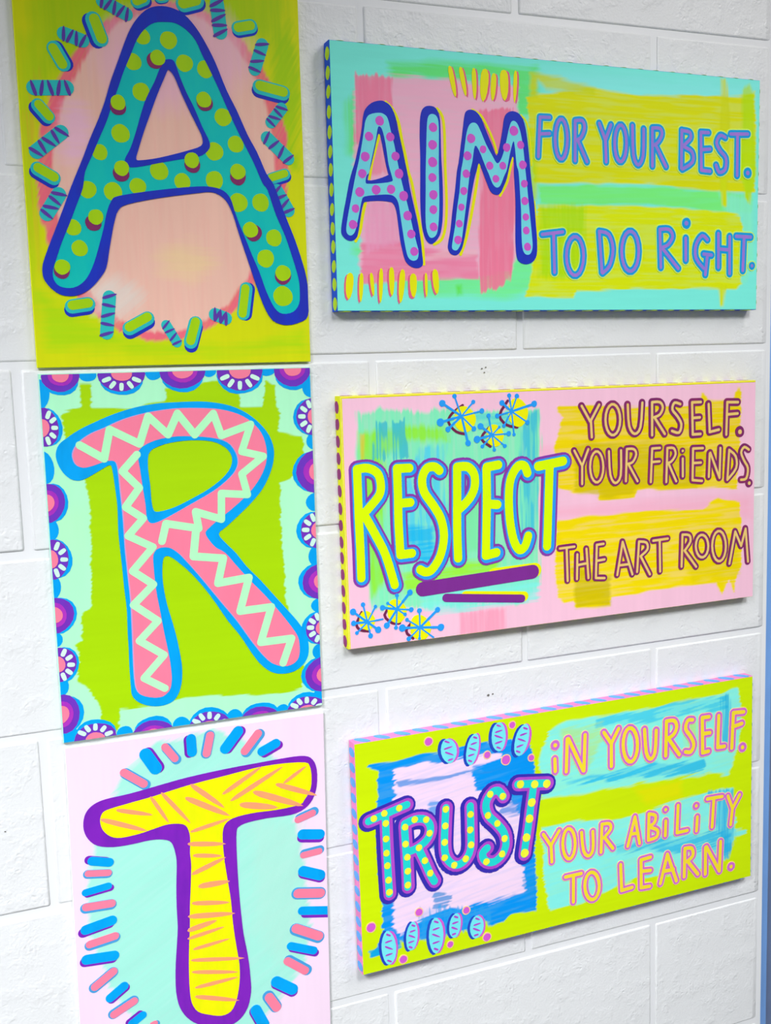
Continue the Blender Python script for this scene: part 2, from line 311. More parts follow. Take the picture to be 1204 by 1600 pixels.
[0,8,137,"violet_d",4,0,[["t",[1250,1673,1405,1736],38]],0],
[0,7,-1,"sea",2,0,[["s",[-734,738,-785,354],142,0,0]],0],
[0,8,142,"violet_d",4,0,[["t",[-811,725,-653,770],37]],0],
[0,8,142,"violet_d",4,0,[["t",[-820,663,-671,631],37]],0],
[0,8,142,"violet_d",4,0,[["t",[-838,525,-680,569],37]],0],
[0,8,142,"violet_d",4,0,[["t",[-847,462,-698,430],37]],0],
[0,8,142,"violet_d",4,0,[["t",[-865,324,-707,367],37]],0],
[0,7,-1,"sea",2,0,[["s",[-136,433,-27,241],111,0,0]],0],
[0,8,148,"violet_d",4,0,[["t",[-179,387,-96,485],28]],0],
[0,8,148,"violet_d",4,0,[["t",[-156,347,-44,394],28]],0],
[0,8,148,"violet_d",4,0,[["t",[-105,256,-21,353],29]],0],
[0,8,148,"violet_d",4,0,[["t",[-82,215,31,262],29]],0],
[0,7,-1,"sea",2,0,[["s",[419,545,539,500],144,0,0]],0],
[0,8,153,"violet_d",4,0,[["t",[412,465,420,627],37]],0],
[0,8,153,"violet_d",4,0,[["t",[407,467,488,602],37]],0],
[0,8,153,"violet_d",4,0,[["t",[474,441,483,604],37]],0],
[0,8,153,"violet_d",4,0,[["t",[470,443,551,578],37]],0],
[0,8,153,"violet_d",4,0,[["t",[538,417,546,580],38]],0],
[1,0,-1,"azure",4,1,[["p",[-85,3727,155,3727,337,3712,550,3664,733,3575,885,3447,991,3304,1039,3147,1026,2993,971,2841,885,2691,751,2545,586,2402,439,2283,342,2204,421,2089,535,1962,654,1794,807,1621,961,1430,1117,1236,1243,1076,1337,919,1372,783,1360,637,1289,531,1169,465,1019,458,889,502,763,616,657,775,538,982,403,1173,272,1393,141,1594,-4,1780,-120,1899,-221,1985,-281,1999,-314,1948,-328,1796,-321,1642,-295,1454,-250,1263,-209,1072,-179,880,-161,689,-177,502,-230,367,-311,293,-450,272,-584,301,-686,360,-742,440,-750,550,-753,767,-749,983,-749,1198,-744,1442,-759,1687,-768,1930,-778,2111,-786,2329,-779,2596,-794,2834,-812,3026,-838,3066,-912,3032,-1059,2954,-1160,2917,-1257,2937,-1336,3015,-1385,3119,-1397,3220,-1358,3318,-1270,3386,-1140,3466,-966,3544,-762,3622,-528,3686,-292,3720],1],["p",[-319,3235,-168,3277,73,3295,316,3270,466,3193,539,3082,518,2961,419,2845,259,2733,70,2640,-146,2549,-328,2511,-386,2537,-404,2658,-407,2808,-421,2988,-413,3136,-380,3199],1]],"big letter R outlined in azure blue"],
[1,1,159,"pink",5,1,[["p",[-857,3476,-651,3559,-386,3621,-89,3654,182,3649,425,3627,639,3564,791,3466,897,3339,947,3183,947,3028,893,2877,791,2728,658,2598,495,2471,334,2360,237,2284,188,2226,230,2137,303,2047,409,1974,528,1822,679,1634,832,1460,987,1267,1127,1074,1236,898,1258,765,1243,636,1173,563,1056,545,926,595,816,706,679,901,529,1143,380,1349,233,1554,87,1755,-42,1922,-129,2022,-231,2093,-351,2097,-414,2033,-421,1897,-407,1620,-375,1370,-343,1119,-309,897,-289,706,-288,549,-318,443,-398,381,-504,381,-623,423,-679,493,-697,605,-698,791,-695,1007,-691,1222,-687,1497,-697,1741,-708,1954,-716,2173,-717,2413,-721,2592,-731,2770,-738,2948,-752,3067,-792,3110,-878,3109,-1023,3068,-1123,3054,-1191,3093,-1219,3181,-1194,3267,-1119,3349,-1002,3422],1],["p",[15,3345,318,3313,500,3252,588,3140,614,3017,562,2897,415,2769,256,2672,36,2566,-181,2461,-335,2397,-424,2389,-465,2453,-472,2603,-491,2784,-509,2993,-524,3142,-495,3229,-374,3297,-195,3338],1]],0],
[1,9,159,"lavender",4.5,1,[["p",[-869,3480,-663,3564,-398,3626,-101,3658,169,3654,412,3632,626,3569,778,3471,883,3344,934,3188,933,3033,879,2882,777,2734,645,2603,482,2476,320,2365,224,2290,175,2232,217,2142,290,2052,396,1979,515,1828,665,1640,818,1466,973,1273,1113,1080,1222,904,1243,771,1228,642,1159,569,1042,552,912,601,802,713,665,907,515,1149,366,1355,219,1560,74,1761,-55,1928,-141,2028,-244,2098,-363,2103,-427,2038,-434,1902,-419,1626,-388,1376,-356,1125,-322,903,-302,712,-301,555,-331,449,-411,388,-517,387,-636,429,-692,499,-709,611,-711,797,-707,1013,-704,1228,-700,1503,-710,1747,-721,1960,-729,2178,-729,2418,-734,2597,-744,2776,-751,2953,-764,3072,-804,3115,-890,3114,-1035,3073,-1135,3059,-1203,3098,-1231,3186,-1206,3271,-1131,3354,-1014,3426],1],["p",[4,3345,307,3312,489,3251,577,3140,603,3016,550,2896,404,2768,245,2672,25,2565,-192,2460,-345,2396,-435,2389,-476,2452,-482,2602,-502,2783,-519,2992,-534,3141,-506,3228,-385,3296,-205,3337],1]],0],
[1,10,159,"mint",6,0,[["s",[-1142,3301,-891,3139,-815,3456,-498,3282,-388,3583,-178,3370,-61,3602,122,3355,346,3585,426,3331,775,3443,657,3137,910,3067,645,2877,701,2635,395,2669,381,2371,87,2480,114,2285,-255,2370,-311,2174],87,0,0]],0],
[1,10,159,"mint",6,0,[["s",[83,2287,37,1969,381,1915,305,1631,674,1660,551,1274,929,1283,784,872,1162,874,1045,589],92,0,0]],0],
[1,10,159,"mint",6,0,[["s",[-534,3166,-704,2990,-529,2795,-692,2590,-504,2450,-682,2266,-415,2116,-655,1864,-433,1690,-668,1479,-405,1266,-626,1060,-357,862,-597,622,-369,472],84,0,0]],0],
[1,11,-1,"violet",2,0,[["c",[-1297,4048],198,164,0]],0],
[1,12,165,"azure",1,0,[["c",[-1300,4003],192,161,0]],0],
[1,13,165,"magenta_v",3,0,[["c",[-1297,4054],135,108,0]],0],
[1,14,165,"pink",6,0,[["c",[-1296,4059],91,75,0]],0],
[1,11,-1,"violet",2,0,[["c",[-651,4052],252,185,0]],0],
[1,12,169,"azure",1,0,[["c",[-654,4006],244,181,0]],0],
[1,15,169,"mint_w",5,0,[["t",[-540,4009,-443,3968],46]],0],
[1,15,169,"mint_w",5,0,[["t",[-589,3972,-535,3897],46]],0],
[1,15,169,"mint_w",5,0,[["t",[-656,3960,-662,3873],46]],0],
[1,15,169,"mint_w",5,0,[["t",[-722,3976,-784,3905],46]],0],
[1,15,169,"mint_w",5,0,[["t",[-766,4016,-865,3981],46]],0],
[1,14,169,"pink",6,0,[["c",[-650,4064],116,85,0]],0],
[1,11,-1,"violet",2,0,[["c",[22,4057],251,177,0]],0],
[1,12,177,"azure",1,0,[["c",[20,4010],243,173,0]],0],
[1,13,177,"magenta_v",3,0,[["c",[22,4063],170,117,0]],0],
[1,14,177,"pink",6,0,[["c",[23,4069],115,81,0]],0],
[1,11,-1,"violet",2,0,[["c",[677,4051],273,216,0]],0],
[1,12,181,"azure",1,0,[["c",[675,4003],265,212,0]],0],
[1,15,181,"mint_w",5,0,[["t",[798,4001,903,3953],49]],0],
[1,15,181,"mint_w",5,0,[["t",[745,3958,804,3869],49]],0],
[1,15,181,"mint_w",5,0,[["t",[672,3943,667,3842],49]],0],
[1,15,181,"mint_w",5,0,[["t",[600,3962,534,3878],49]],0],
[1,15,181,"mint_w",5,0,[["t",[552,4008,445,3967],49]],0],
[1,14,181,"pink",6,0,[["c",[677,4063],126,99,0]],0],
[1,11,-1,"violet",2,0,[["c",[1304,4053],226,190,0]],0],
[1,12,189,"azure",1,0,[["c",[1302,4004],219,186,0]],0],
[1,13,189,"magenta_v",3,0,[["c",[1304,4059],153,125,0]],0],
[1,14,189,"pink",6,0,[["c",[1304,4065],104,87,0]],0],
[1,16,-1,"azure",0.5,0,[["c",[-1013,4057],95,74,0]],0],
[1,16,-1,"azure",0.5,0,[["c",[-303,4054],88,76,0]],0],
[1,16,-1,"azure",0.5,0,[["c",[324,4061],79,65,0]],0],
[1,16,-1,"azure",0.5,0,[["c",[1000,4061],95,73,0]],0],
[1,16,-1,"azure",0.5,0,[["c",[1520,3853],111,130,0]],0],
[1,16,-1,"azure",0.5,0,[["c",[-1528,3866],109,163,0]],0],
[1,16,-1,"azure",0.5,0,[["c",[-1531,3070],110,178,0]],0],
[1,16,-1,"azure",0.5,0,[["c",[-1509,2403],89,131,0]],0],
[1,16,-1,"azure",0.5,0,[["c",[1539,3214],99,100,0]],0],
[1,16,-1,"azure",0.5,0,[["c",[1536,2488],127,111,0]],0],
[1,11,-1,"violet",2,0,[["c",[-1508,3506],164,210,0]],0],
[1,12,203,"azure",1,0,[["c",[-1467,3504],159,206,0]],0],
[1,15,203,"mint_w",5,0,[["t",[-1466,3599,-1430,3686],45]],0],
[1,15,203,"mint_w",5,0,[["t",[-1435,3558,-1372,3608],45]],0],
[1,15,203,"mint_w",5,0,[["t",[-1426,3502,-1355,3499],45]],0],
[1,15,203,"mint_w",5,0,[["t",[-1442,3447,-1386,3391],45]],0],
[1,15,203,"mint_w",5,0,[["t",[-1478,3410,-1454,3319],45]],0],
[1,14,203,"pink",6,0,[["c",[-1519,3506],75,97,0]],0],
[1,11,-1,"violet",2,0,[["c",[-1523,2695],193,214,0]],0],
[1,12,211,"azure",1,0,[["c",[-1481,2692],188,210,0]],0],
[1,13,211,"magenta_v",3,0,[["c",[-1528,2695],131,141,0]],0],
[1,14,211,"pink",6,0,[["c",[-1534,2695],89,98,0]],0],
[1,11,-1,"violet",2,0,[["c",[1550,3501],217,218,0]],0],
[1,12,215,"azure",1,0,[["c",[1501,3503],210,213,0]],0],
[1,15,215,"mint_w",5,0,[["t",[1499,3405,1455,3315],51]],0],
[1,15,215,"mint_w",5,0,[["t",[1456,3447,1375,3397],51]],0],
[1,15,215,"mint_w",5,0,[["t",[1442,3506,1349,3510],51]],0],
[1,15,215,"mint_w",5,0,[["t",[1460,3563,1384,3620],51]],0],
[1,15,215,"mint_w",5,0,[["t",[1506,3601,1469,3694],51]],0],
[1,14,215,"pink",6,0,[["c",[1563,3501],100,100,0]],0],
[1,11,-1,"violet",2,0,[["c",[1559,2851],252,252,0]],0],
[1,12,223,"azure",1,0,[["c",[1510,2854],250,241,0]],0],
[1,13,223,"magenta_v",3,0,[["c",[1566,2851],176,162,0]],0],
[1,14,223,"pink",6,0,[["c",[1572,2850],116,116,0]],0],
[1,11,-1,"violet",2,0,[["c",[1550,2152],228,224,0]],0],
[1,12,227,"azure",1,0,[["c",[1500,2156],220,219,0]],0],
[1,15,227,"mint_w",5,0,[["t",[1497,2055,1451,1964],52]],0],
[1,15,227,"mint_w",5,0,[["t",[1452,2100,1368,2051],52]],0],
[1,15,227,"mint_w",5,0,[["t",[1437,2161,1341,2169],52]],0],
[1,15,227,"mint_w",5,0,[["t",[1457,2219,1377,2281],52]],0],
[1,15,227,"mint_w",5,0,[["t",[1505,2256,1466,2353],52]],0],
[1,14,227,"pink",6,0,[["c",[1564,2150],105,103,0]],0],
[1,11,-1,"violet",2,0,[["c",[-1519,2075],189,222,0]],0],
[1,12,235,"azure",1,0,[["c",[-1477,2071],184,218,0]],0],
[1,15,235,"mint_w",5,0,[["t",[-1471,2171,-1430,2261],46]],0],
[1,15,235,"mint_w",5,0,[["t",[-1435,2126,-1362,2176],46]],0],
[1,15,235,"mint_w",5,0,[["t",[-1424,2066,-1343,2058],46]],0],
[1,15,235,"mint_w",5,0,[["t",[-1443,2008,-1377,1946],46]],0],
[1,15,235,"mint_w",5,0,[["t",[-1484,1971,-1455,1873],46]],0],
[1,14,235,"pink",6,0,[["c",[-1530,2076],87,102,0]],0],
[1,11,-1,"violet",2,0,[["c",[-1520,1453],202,202,0]],0],
[1,12,243,"azure",1,0,[["c",[-1478,1449],191,204,0]],0],
[1,13,243,"magenta_v",3,0,[["c",[-1526,1454],134,137,0]],0],
[1,14,243,"pink",6,0,[["c",[-1531,1455],93,93,0]],0],
[1,11,-1,"violet",2,0,[["c",[-1522,899],198,198,0]],0],
[1,12,247,"azure",1,0,[["c",[-1480,893],187,200,0]],0],
[1,15,247,"mint_w",5,0,[["t",[-1474,985,-1433,1067],47]],0],
[1,15,247,"mint_w",5,0,[["t",[-1437,943,-1364,984],47]],0],
[1,15,247,"mint_w",5,0,[["t",[-1426,886,-1343,876],47]],0],
[1,15,247,"mint_w",5,0,[["t",[-1444,834,-1378,774],47]],0],
[1,15,247,"mint_w",5,0,[["t",[-1486,802,-1456,710],47]],0],
[1,14,247,"pink",6,0,[["c",[-1533,900],91,91,0]],0],
[1,11,-1,"violet",2,0,[["c",[-1519,331],200,224,0]],0],
[1,12,255,"azure",1,0,[["c",[-1476,324],195,220,0]],0],
[1,13,255,"magenta_v",3,0,[["c",[-1524,331],136,148,0]],0],
[1,14,255,"pink",6,0,[["c",[-1530,332],92,103,0]],0],
[1,11,-1,"violet",2,0,[["c",[1568,1529],250,220,0]],0],
[1,12,259,"azure",1,0,[["c",[1518,1534],242,216,0]],0],
[1,13,259,"magenta_v",3,0,[["c",[1575,1528],170,145,0]],0],
[1,14,259,"pink",6,0,[["c",[1582,1528],115,101,0]],0],
[1,11,-1,"violet",2,0,[["c",[1558,958],218,203,0]],0],
[1,12,263,"azure",1,0,[["c",[1507,964],211,199,0]],0],
[1,15,263,"mint_w",5,0,[["t",[1507,872,1464,791],53]],0],
[1,15,263,"mint_w",5,0,[["t",[1465,915,1384,874],53]],0],
[1,15,263,"mint_w",5,0,[["t",[1450,971,1358,982],53]],0],
[1,15,263,"mint_w",5,0,[["t",[1468,1023,1392,1082],53]],0],
[1,15,263,"mint_w",5,0,[["t",[1514,1055,1477,1145],53]],0],
[1,14,263,"pink",6,0,[["c",[1571,957],100,93,0]],0],
[1,11,-1,"violet",2,0,[["c",[1561,379],247,219,0]],0],
[1,12,271,"azure",1,0,[["c",[1510,386],239,214,0]],0],
[1,13,271,"magenta_v",3,0,[["c",[1568,378],168,144,0]],0],
[1,14,271,"pink",6,0,[["c",[1575,377],114,101,0]],0],
[1,11,-1,"violet",2,0,[["c",[-1175,7],229,173,0]],0],
[1,12,275,"azure",1,0,[["c",[-1172,56],222,169,0]],0],
[1,15,275,"mint_w",5,0,[["t",[-1274,60,-1359,109],48]],0],
[1,15,275,"mint_w",5,0,[["t",[-1230,89,-1278,165],48]],0],
[1,15,275,"mint_w",5,0,[["t",[-1170,93,-1165,174],48]],0],
[1,15,275,"mint_w",5,0,[["t",[-1110,70,-1055,131],48]],0],
[1,15,275,"mint_w",5,0,[["t",[-1071,28,-980,50],48]],0],
[1,14,275,"pink",6,0,[["c",[-1176,-6],105,79,0]],0],
[1,11,-1,"violet",2,0,[["c",[-528,-48],232,164,0]],0],
[1,12,283,"azure",1,0,[["c",[-525,2],225,160,0]],0],
[1,13,283,"magenta_v",3,0,[["c",[-528,-54],158,108,0]],0],
[1,14,283,"pink",6,0,[["c",[-529,-61],107,75,0]],0],
[1,11,-1,"violet",2,0,[["c",[123,-60],241,186,0]],0],
[1,12,287,"azure",1,0,[["c",[125,-8],234,182,0]],0],
[1,15,287,"mint_w",5,0,[["t",[18,-3,-72,49],51]],0],
[1,15,287,"mint_w",5,0,[["t",[64,29,13,110],51]],0],
[1,15,287,"mint_w",5,0,[["t",[127,33,132,120],51]],0],
[1,15,287,"mint_w",5,0,[["t",[190,10,248,75],51]],0],
[1,15,287,"mint_w",5,0,[["t",[233,-35,327,-11],51]],0],
[1,14,287,"pink",6,0,[["c",[122,-72],111,86,0]],0],
[1,11,-1,"violet",2,0,[["c",[734,-55],230,150,0]],0],
[1,12,295,"azure",1,0,[["c",[737,-3],223,147,0]],0],
[1,13,295,"magenta_v",3,0,[["c",[734,-62],157,99,0]],0],
[1,14,295,"pink",6,0,[["c",[734,-68],106,69,0]],0],
[1,11,-1,"violet",2,0,[["c",[1318,-36],245,173,0]],0],
[1,12,299,"azure",1,0,[["c",[1320,17],238,169,0]],0],
[1,15,299,"mint_w",5,0,[["t",[1211,17,1119,66],53]],0],
[1,15,299,"mint_w",5,0,[["t",[1256,46,1204,122],53]],0],
[1,15,299,"mint_w",5,0,[["t",[1321,50,1324,131],54]],0],
[1,15,299,"mint_w",5,0,[["t",[1385,27,1443,88],54]],0],
[1,15,299,"mint_w",5,0,[["t",[1429,-15,1525,7],54]],0],
[1,14,299,"pink",6,0,[["c",[1317,-49],113,79,0]],0],
[1,16,-1,"azure",0.5,0,[["c",[-1514,1765],78,133,0]],0],
[1,16,-1,"azure",0.5,0,[["c",[-1532,1177],81,81,0]],0],
[1,16,-1,"azure",0.5,0,[["c",[-1509,655],85,121,0]],0],
[1,16,-1,"azure",0.5,0,[["c",[-1453,66],127,98,0]],0],
[1,16,-1,"azure",0.5,0,[["c",[-850,2],96,93,0]],0],
[1,16,-1,"azure",0.5,0,[["c",[-202,13],100,95,0]],0],
[1,16,-1,"azure",0.5,0,[["c",[429,14],97,91,0]],0],
[1,16,-1,"azure",0.5,0,[["c",[1017,2],87,79,0]],0],
[1,16,-1,"azure",0.5,0,[["c",[1539,1839],128,135,0]],0],
[1,16,-1,"azure",0.5,0,[["c",[1544,1238],119,91,0]],0],
[1,16,-1,"azure",0.5,0,[["c",[1537,671],123,105,0]],0],
[1,16,-1,"azure",0.5,0,[["c",[1517,102],124,113,0]],0],
[2,0,-1,"purple",4,0,[["p",[1267,3562,1368,3500,1416,3365,1411,3162,1355,3001,1249,2898,1077,2849,775,2858,543,2847,428,2816,393,2756,385,2524,391,2187,401,1942,418,1667,437,1445,481,1161,504,880,505,685,459,501,361,372,227,323,18,356,-161,435,-285,548,-368,704,-403,902,-400,1171,-377,1433,-353,1695,-355,1960,-349,2223,-334,2483,-344,2622,-385,2760,-475,2814,-627,2835,-840,2824,-1049,2829,-1223,2876,-1321,2972,-1364,3089,-1358,3213,-1319,3301,-1243,3367,-1110,3408,-842,3429,-509,3473,-168,3517,276,3549,731,3565,1064,3574],1]],"big letter T outlined in purple"],
[2,1,319,"yellow",5,0,[["p",[1265,3482,1325,3429,1346,3308,1331,3140,1252,3017,1183,2960,911,2943,646,2953,449,2946,318,2918,251,2863,226,2784,221,2653,235,2417,265,2158,295,1909,311,1608,341,1329,372,1076,364,830,317,619,246,498,127,472,-28,525,-155,597,-222,723,-241,891,-242,1134,-231,1401,-211,1665,-200,1929,-180,2190,-165,2451,-173,2591,-165,2786,-192,2905,-252,2964,-406,2990,-561,2968,-744,2935,-955,2924,-1072,2960,-1156,3054,-1180,3168,-1146,3257,-1057,3289,-847,3319,-574,3355,-171,3421,273,3468,664,3509,995,3510],1]],0],
[2,17,319,"peach",6,0,[["t",[-999,3264,-584,3133],53]],0],
[2,17,319,"peach",6,0,[["t",[-1179,3184,-653,2952],60]],0],
[2,17,319,"peach",6,0,[["t",[-605,3360,-405,3006],47]],0],
[2,17,319,"peach",6,0,[["t",[-482,3389,-152,2957],51]],0],
[2,17,319,"peach",6,0,[["t",[-208,3281,320,2967],71]],0],
[2,17,319,"peach",6,0,[["t",[-140,3432,259,3076],63]],0],
[2,17,319,"peach",6,0,[["t",[233,3245,730,3516],57]],0],
[2,17,319,"peach",6,0,[["t",[326,3148,994,3477],61]],0],
[2,17,319,"peach",6,0,[["t",[988,3261,1281,3435],46]],0],
[2,17,319,"peach",6,0,[["t",[888,3269,1408,3043],67]],0],
[2,17,319,"peach",6,0,[["t",[605,3219,1233,2935],82]],0],
[2,17,319,"peach",6,0,[["t",[437,3087,912,2970],82]],0],
[2,17,319,"peach",6,0,[["t",[-163,2851,318,2934],48]],0],
[2,17,319,"peach",6,0,[["t",[-200,2711,259,2629],60]],0],
[2,17,319,"peach",6,0,[["t",[-143,2559,206,2489],52]],0],
[2,17,319,"peach",6,0,[["t",[-167,2327,253,2464],60]],0],
[2,17,319,"peach",6,0,[["t",[-95,2164,291,2156],73]],0],
[2,17,319,"peach",6,0,[["t",[-181,1972,282,1889],57]],0],
[2,17,319,"peach",6,0,[["t",[-230,1815,342,1738],68]],0],
[2,17,319,"peach",6,0,[["t",[-242,1639,119,1697],68]],0],
[2,17,319,"peach",6,0,[["t",[-246,1538,206,1598],47]],0],
[2,17,319,"peach",6,0,[["t",[-188,1392,266,1433],44]],0],
[2,17,319,"peach",6,0,[["t",[-219,1264,441,1143],50]],0],
[2,17,319,"peach",6,0,[["t",[-212,1114,356,983],50]],0],
[2,17,319,"peach",6,0,[["t",[-182,904,353,920],50]],0],
[2,17,319,"peach",6,0,[["t",[-186,796,356,615],57]],0],
[2,4,-1,"pink",3,0,[["s",[-890,3688,-673,3520],93,0,0]],0],
[2,5,347,"azure_s",2,0,[["s",[-873,3676,-656,3508],122,0,0]],0],
[2,4,-1,"pink",3,0,[["s",[-413,3920,-306,3768],89,0,0]],0],
[2,5,349,"azure_s",2,0,[["s",[-396,3905,-288,3753],117,0,0]],0],
[2,4,-1,"pink",3,0,[["s",[117,3983,68,3773],96,0,0]],0],
[2,5,351,"azure_s",2,0,[["s",[110,3984,62,3774],126,0,0]],0],
[2,4,-1,"pink",3,0,[["s",[693,3926,524,3733],98,0,0]],0],
[2,5,353,"azure_s",2,0,[["s",[713,3914,543,3720],129,0,0]],0],
[2,4,-1,"pink",3,0,[["s",[1350,2824,1160,2770],86,0,0]],0],
[2,5,355,"azure_s",2,0,[["s",[1372,2841,1181,2787],113,0,0]],0],
[2,4,-1,"pink",3,0,[["s",[1424,2320,1216,2306],81,0,0]],0],
[2,5,357,"azure_s",2,0,[["s",[1435,2339,1227,2324],107,0,0]],0],
[2,4,-1,"pink",3,0,[["s",[1134,1828,1428,1773],116,0,0]],0],
[2,5,359,"azure_s",2,0,[["s",[1127,1829,1421,1775],152,0,0]],0],
[2,4,-1,"pink",3,0,[["s",[-1341,2565,-1116,2532],77,0,0]],0],
[2,5,361,"azure_s",2,0,[["s",[-1347,2557,-1122,2524],102,0,0]],0],
[2,4,-1,"pink",3,0,[["s",[-1381,2169,-1095,2159],93,0,0]],0],
[2,5,363,"azure_s",2,0,[["s",[-1388,2157,-1102,2148],122,0,0]],0],
[2,4,-1,"azure",3,0,[["s",[-637,3866,-530,3683],145,0,0]],0],
[2,5,365,"purple",2,0,[["s",[-606,3874,-499,3691],139,0,0]],0],
[2,4,-1,"azure",3,0,[["s",[-109,3975,-103,3813],115,0,0]],0],
[2,5,367,"purple",2,0,[["s",[-141,3966,-135,3805],110,0,0]],0],
[2,4,-1,"azure",3,0,[["s",[452,3987,291,3798],127,0,0]],0],
[2,5,369,"purple",2,0,[["s",[484,3983,323,3793],122,0,0]],0],
[2,4,-1,"azure",3,0,[["s",[910,3772,735,3697],113,0,0]],0],
[2,5,371,"purple",2,0,[["s",[942,3747,767,3672],109,0,0]],0],
[2,4,-1,"azure",3,0,[["s",[1437,2535,1213,2574],128,0,0]],0],
[2,5,373,"purple",2,0,[["s",[1429,2495,1205,2534],123,0,0]],0],
[2,4,-1,"azure",3,0,[["s",[1427,2007,1211,2100],136,0,0]],0],
[2,5,375,"purple",2,0,[["s",[1426,1979,1210,2073],131,0,0]],0],
[2,4,-1,"azure",3,0,[["s",[-1290,2705,-1101,2654],105,0,0]],0],
[2,5,377,"purple",2,0,[["s",[-1324,2723,-1136,2673],101,0,0]],0],
[2,4,-1,"azure",3,0,[["s",[-1381,2344,-1124,2374],83,0,0]],0],
[2,5,379,"purple",2,0,[["s",[-1359,2321,-1101,2350],80,0,0]],0],
[2,4,-1,"pink",3,0,[["s",[-1363,1716,-1075,1757],90,0,0]],0],
[2,5,381,"azure_s",2,0,[["s",[-1363,1700,-1076,1742],119,0,0]],0],
[2,4,-1,"pink",3,0,[["s",[-1329,1189,-1115,1330],95,0,0]],0],
[2,5,383,"azure_s",2,0,[["s",[-1337,1180,-1122,1321],125,0,0]],0],
[2,4,-1,"pink",3,0,[["s",[-1132,799,-896,909],92,0,0]],0],
[2,5,385,"azure_s",2,0,[["s",[-1139,806,-903,916],121,0,0]],0],
[2,4,-1,"pink",3,0,[["s",[-701,566,-663,575],61,0,0]],0],
[2,5,387,"azure_s",2,0,[["s",[-687,554,-649,563],81,0,0]],0],
[2,4,-1,"pink",3,0,[["s",[731,561,822,406],114,0,0]],0],
[2,5,389,"azure_s",2,0,[["s",[721,575,812,420],150,0,0]],0],
[2,4,-1,"azure",3,0,[["s",[-1400,1899,-1102,1952],116,0,0]],0],
[2,5,391,"purple",2,0,[["s",[-1430,1869,-1132,1922],111,0,0]],0],
[2,4,-1,"azure",3,0,[["s",[-1407,1540,-1098,1520],119,0,0]],0],
[2,5,393,"purple",2,0,[["s",[-1427,1513,-1119,1493],114,0,0]],0],
[2,4,-1,"azure",3,0,[["s",[-1166,1011,-1003,1120],105,0,0]],0],
[2,5,395,"purple",2,0,[["s",[-1150,991,-987,1100],101,0,0]],0],
[2,4,-1,"azure",3,0,[["s",[-933,635,-806,710],96,0,0]],0],
[2,5,397,"purple",2,0,[["s",[-961,653,-835,728],92,0,0]],0],
[2,4,-1,"azure",3,0,[["s",[827,743,1034,592],139,0,0]],0],
[2,5,399,"purple",2,0,[["s",[826,715,1033,564],134,0,0]],0],
[2,4,-1,"azure",3,0,[["s",[557,435,653,223],138,0,0]],0],
[2,5,401,"purple",2,0,[["s",[540,423,636,211],132,0,0]],0],
[2,4,-1,"pink",3,0,[["s",[1098,1380,1391,1216],117,0,0]],0],
[2,5,403,"azure_s",2,0,[["s",[1093,1368,1387,1204],154,0,0]],0],
[2,4,-1,"pink",3,0,[["s",[977,979,1201,801],103,0,0]],0],
[2,5,405,"azure_s",2,0,[["s",[997,983,1222,805],136,0,0]],0],
[2,4,-1,"azure",3,0,[["s",[1526,1527,1181,1592],108,0,0]],0],
[2,5,407,"purple",2,0,[["s",[1563,1481,1217,1546],104,0,0]],0],
[2,4,-1,"azure",3,0,[["s",[1023,1165,1319,1040],101,0,0]],0],
[2,5,409,"purple",2,0,[["s",[1043,1131,1339,1006],97,0,0]],0],
[3,0,-1,"royal",4,1,[["p",[-2469,2383,-2397,2383,-2314,2334,-2257,2219,-2225,2069,-2192,1918,-2159,1767,-2126,1615,-2094,1427,-2050,1229,-2005,1030,-1972,830,-1952,650,-1947,538,-2005,497,-2093,509,-2166,569,-2200,669,-2233,825,-2253,1002,-2274,1156,-2308,1232,-2357,1253,-2490,1260,-2647,1244,-2691,1210,-2724,1078,-2753,924,-2779,836,-2840,797,-2911,811,-2962,865,-2966,941,-2937,1094,-2896,1268,-2855,1443,-2816,1574,-2777,1674,-2723,1870,-2682,2044,-2659,2196,-2627,2283,-2554,2352],1],["p",[-2461,2013,-2441,1949,-2420,1842,-2393,1691,-2365,1572,-2360,1560,-2483,1511,-2616,1484,-2614,1540,-2569,1683,-2521,1859,-2486,1990],1]],"letter A of the word AIM"],
[3,1,411,"aqua_m",5,1,[["p",[-2473,2249,-2402,2239,-2355,2192,-2322,2064,-2278,1892,-2246,1719,-2203,1511,-2158,1337,-2113,1161,-2069,962,-2023,784,-2001,695,-2015,605,-2078,581,-2139,625,-2173,759,-2201,937,-2226,1113,-2247,1245,-2294,1314,-2366,1334,-2512,1325,-2669,1302,-2707,1253,-2734,1143,-2767,1011,-2801,901,-2850,856,-2897,877,-2907,942,-2878,1095,-2837,1270,-2796,1445,-2763,1576,-2729,1698,-2688,1872,-2654,2046,-2631,2154,-2582,2221],1],["p",[-2466,2099,-2430,2069,-2398,1951,-2377,1822,-2357,1671,-2317,1530,-2326,1484,-2484,1457,-2617,1447,-2652,1461,-2638,1538,-2606,1573,-2581,1683,-2541,1836,-2506,1967,-2486,2066],1]],0],
[3,18,411,"yellow",2,0,[["s",[-2374,2374,-2286,2299,-2217,2156,-2185,1984,-2141,1790,-2107,1604,-2063,1472,-2020,1230,-1975,1009,-1941,763,-1932,543],36,1,0]],0],
[3,18,411,"yellow",2,0,[["s",[-2461,2002,-2509,1859,-2562,1683,-2601,1504],31,1,0]],0],
[3,18,411,"yellow",2,0,[["s",[-2659,1232,-2700,1078,-2737,902,-2793,796],36,1,0]],0],
[3,0,-1,"royal",4,1,[["p",[-1823,2369,-1737,2348,-1689,2252,-1680,2099,-1678,1811,-1670,1621,-1665,1398,-1670,1174,-1683,1016,-1719,880,-1810,783,-1885,809,-1933,920,-1954,1076,-1961,1277,-1953,1609,-1949,1799,-1951,2018,-1938,2238,-1899,2338],1]],"letter I of the word AIM"],
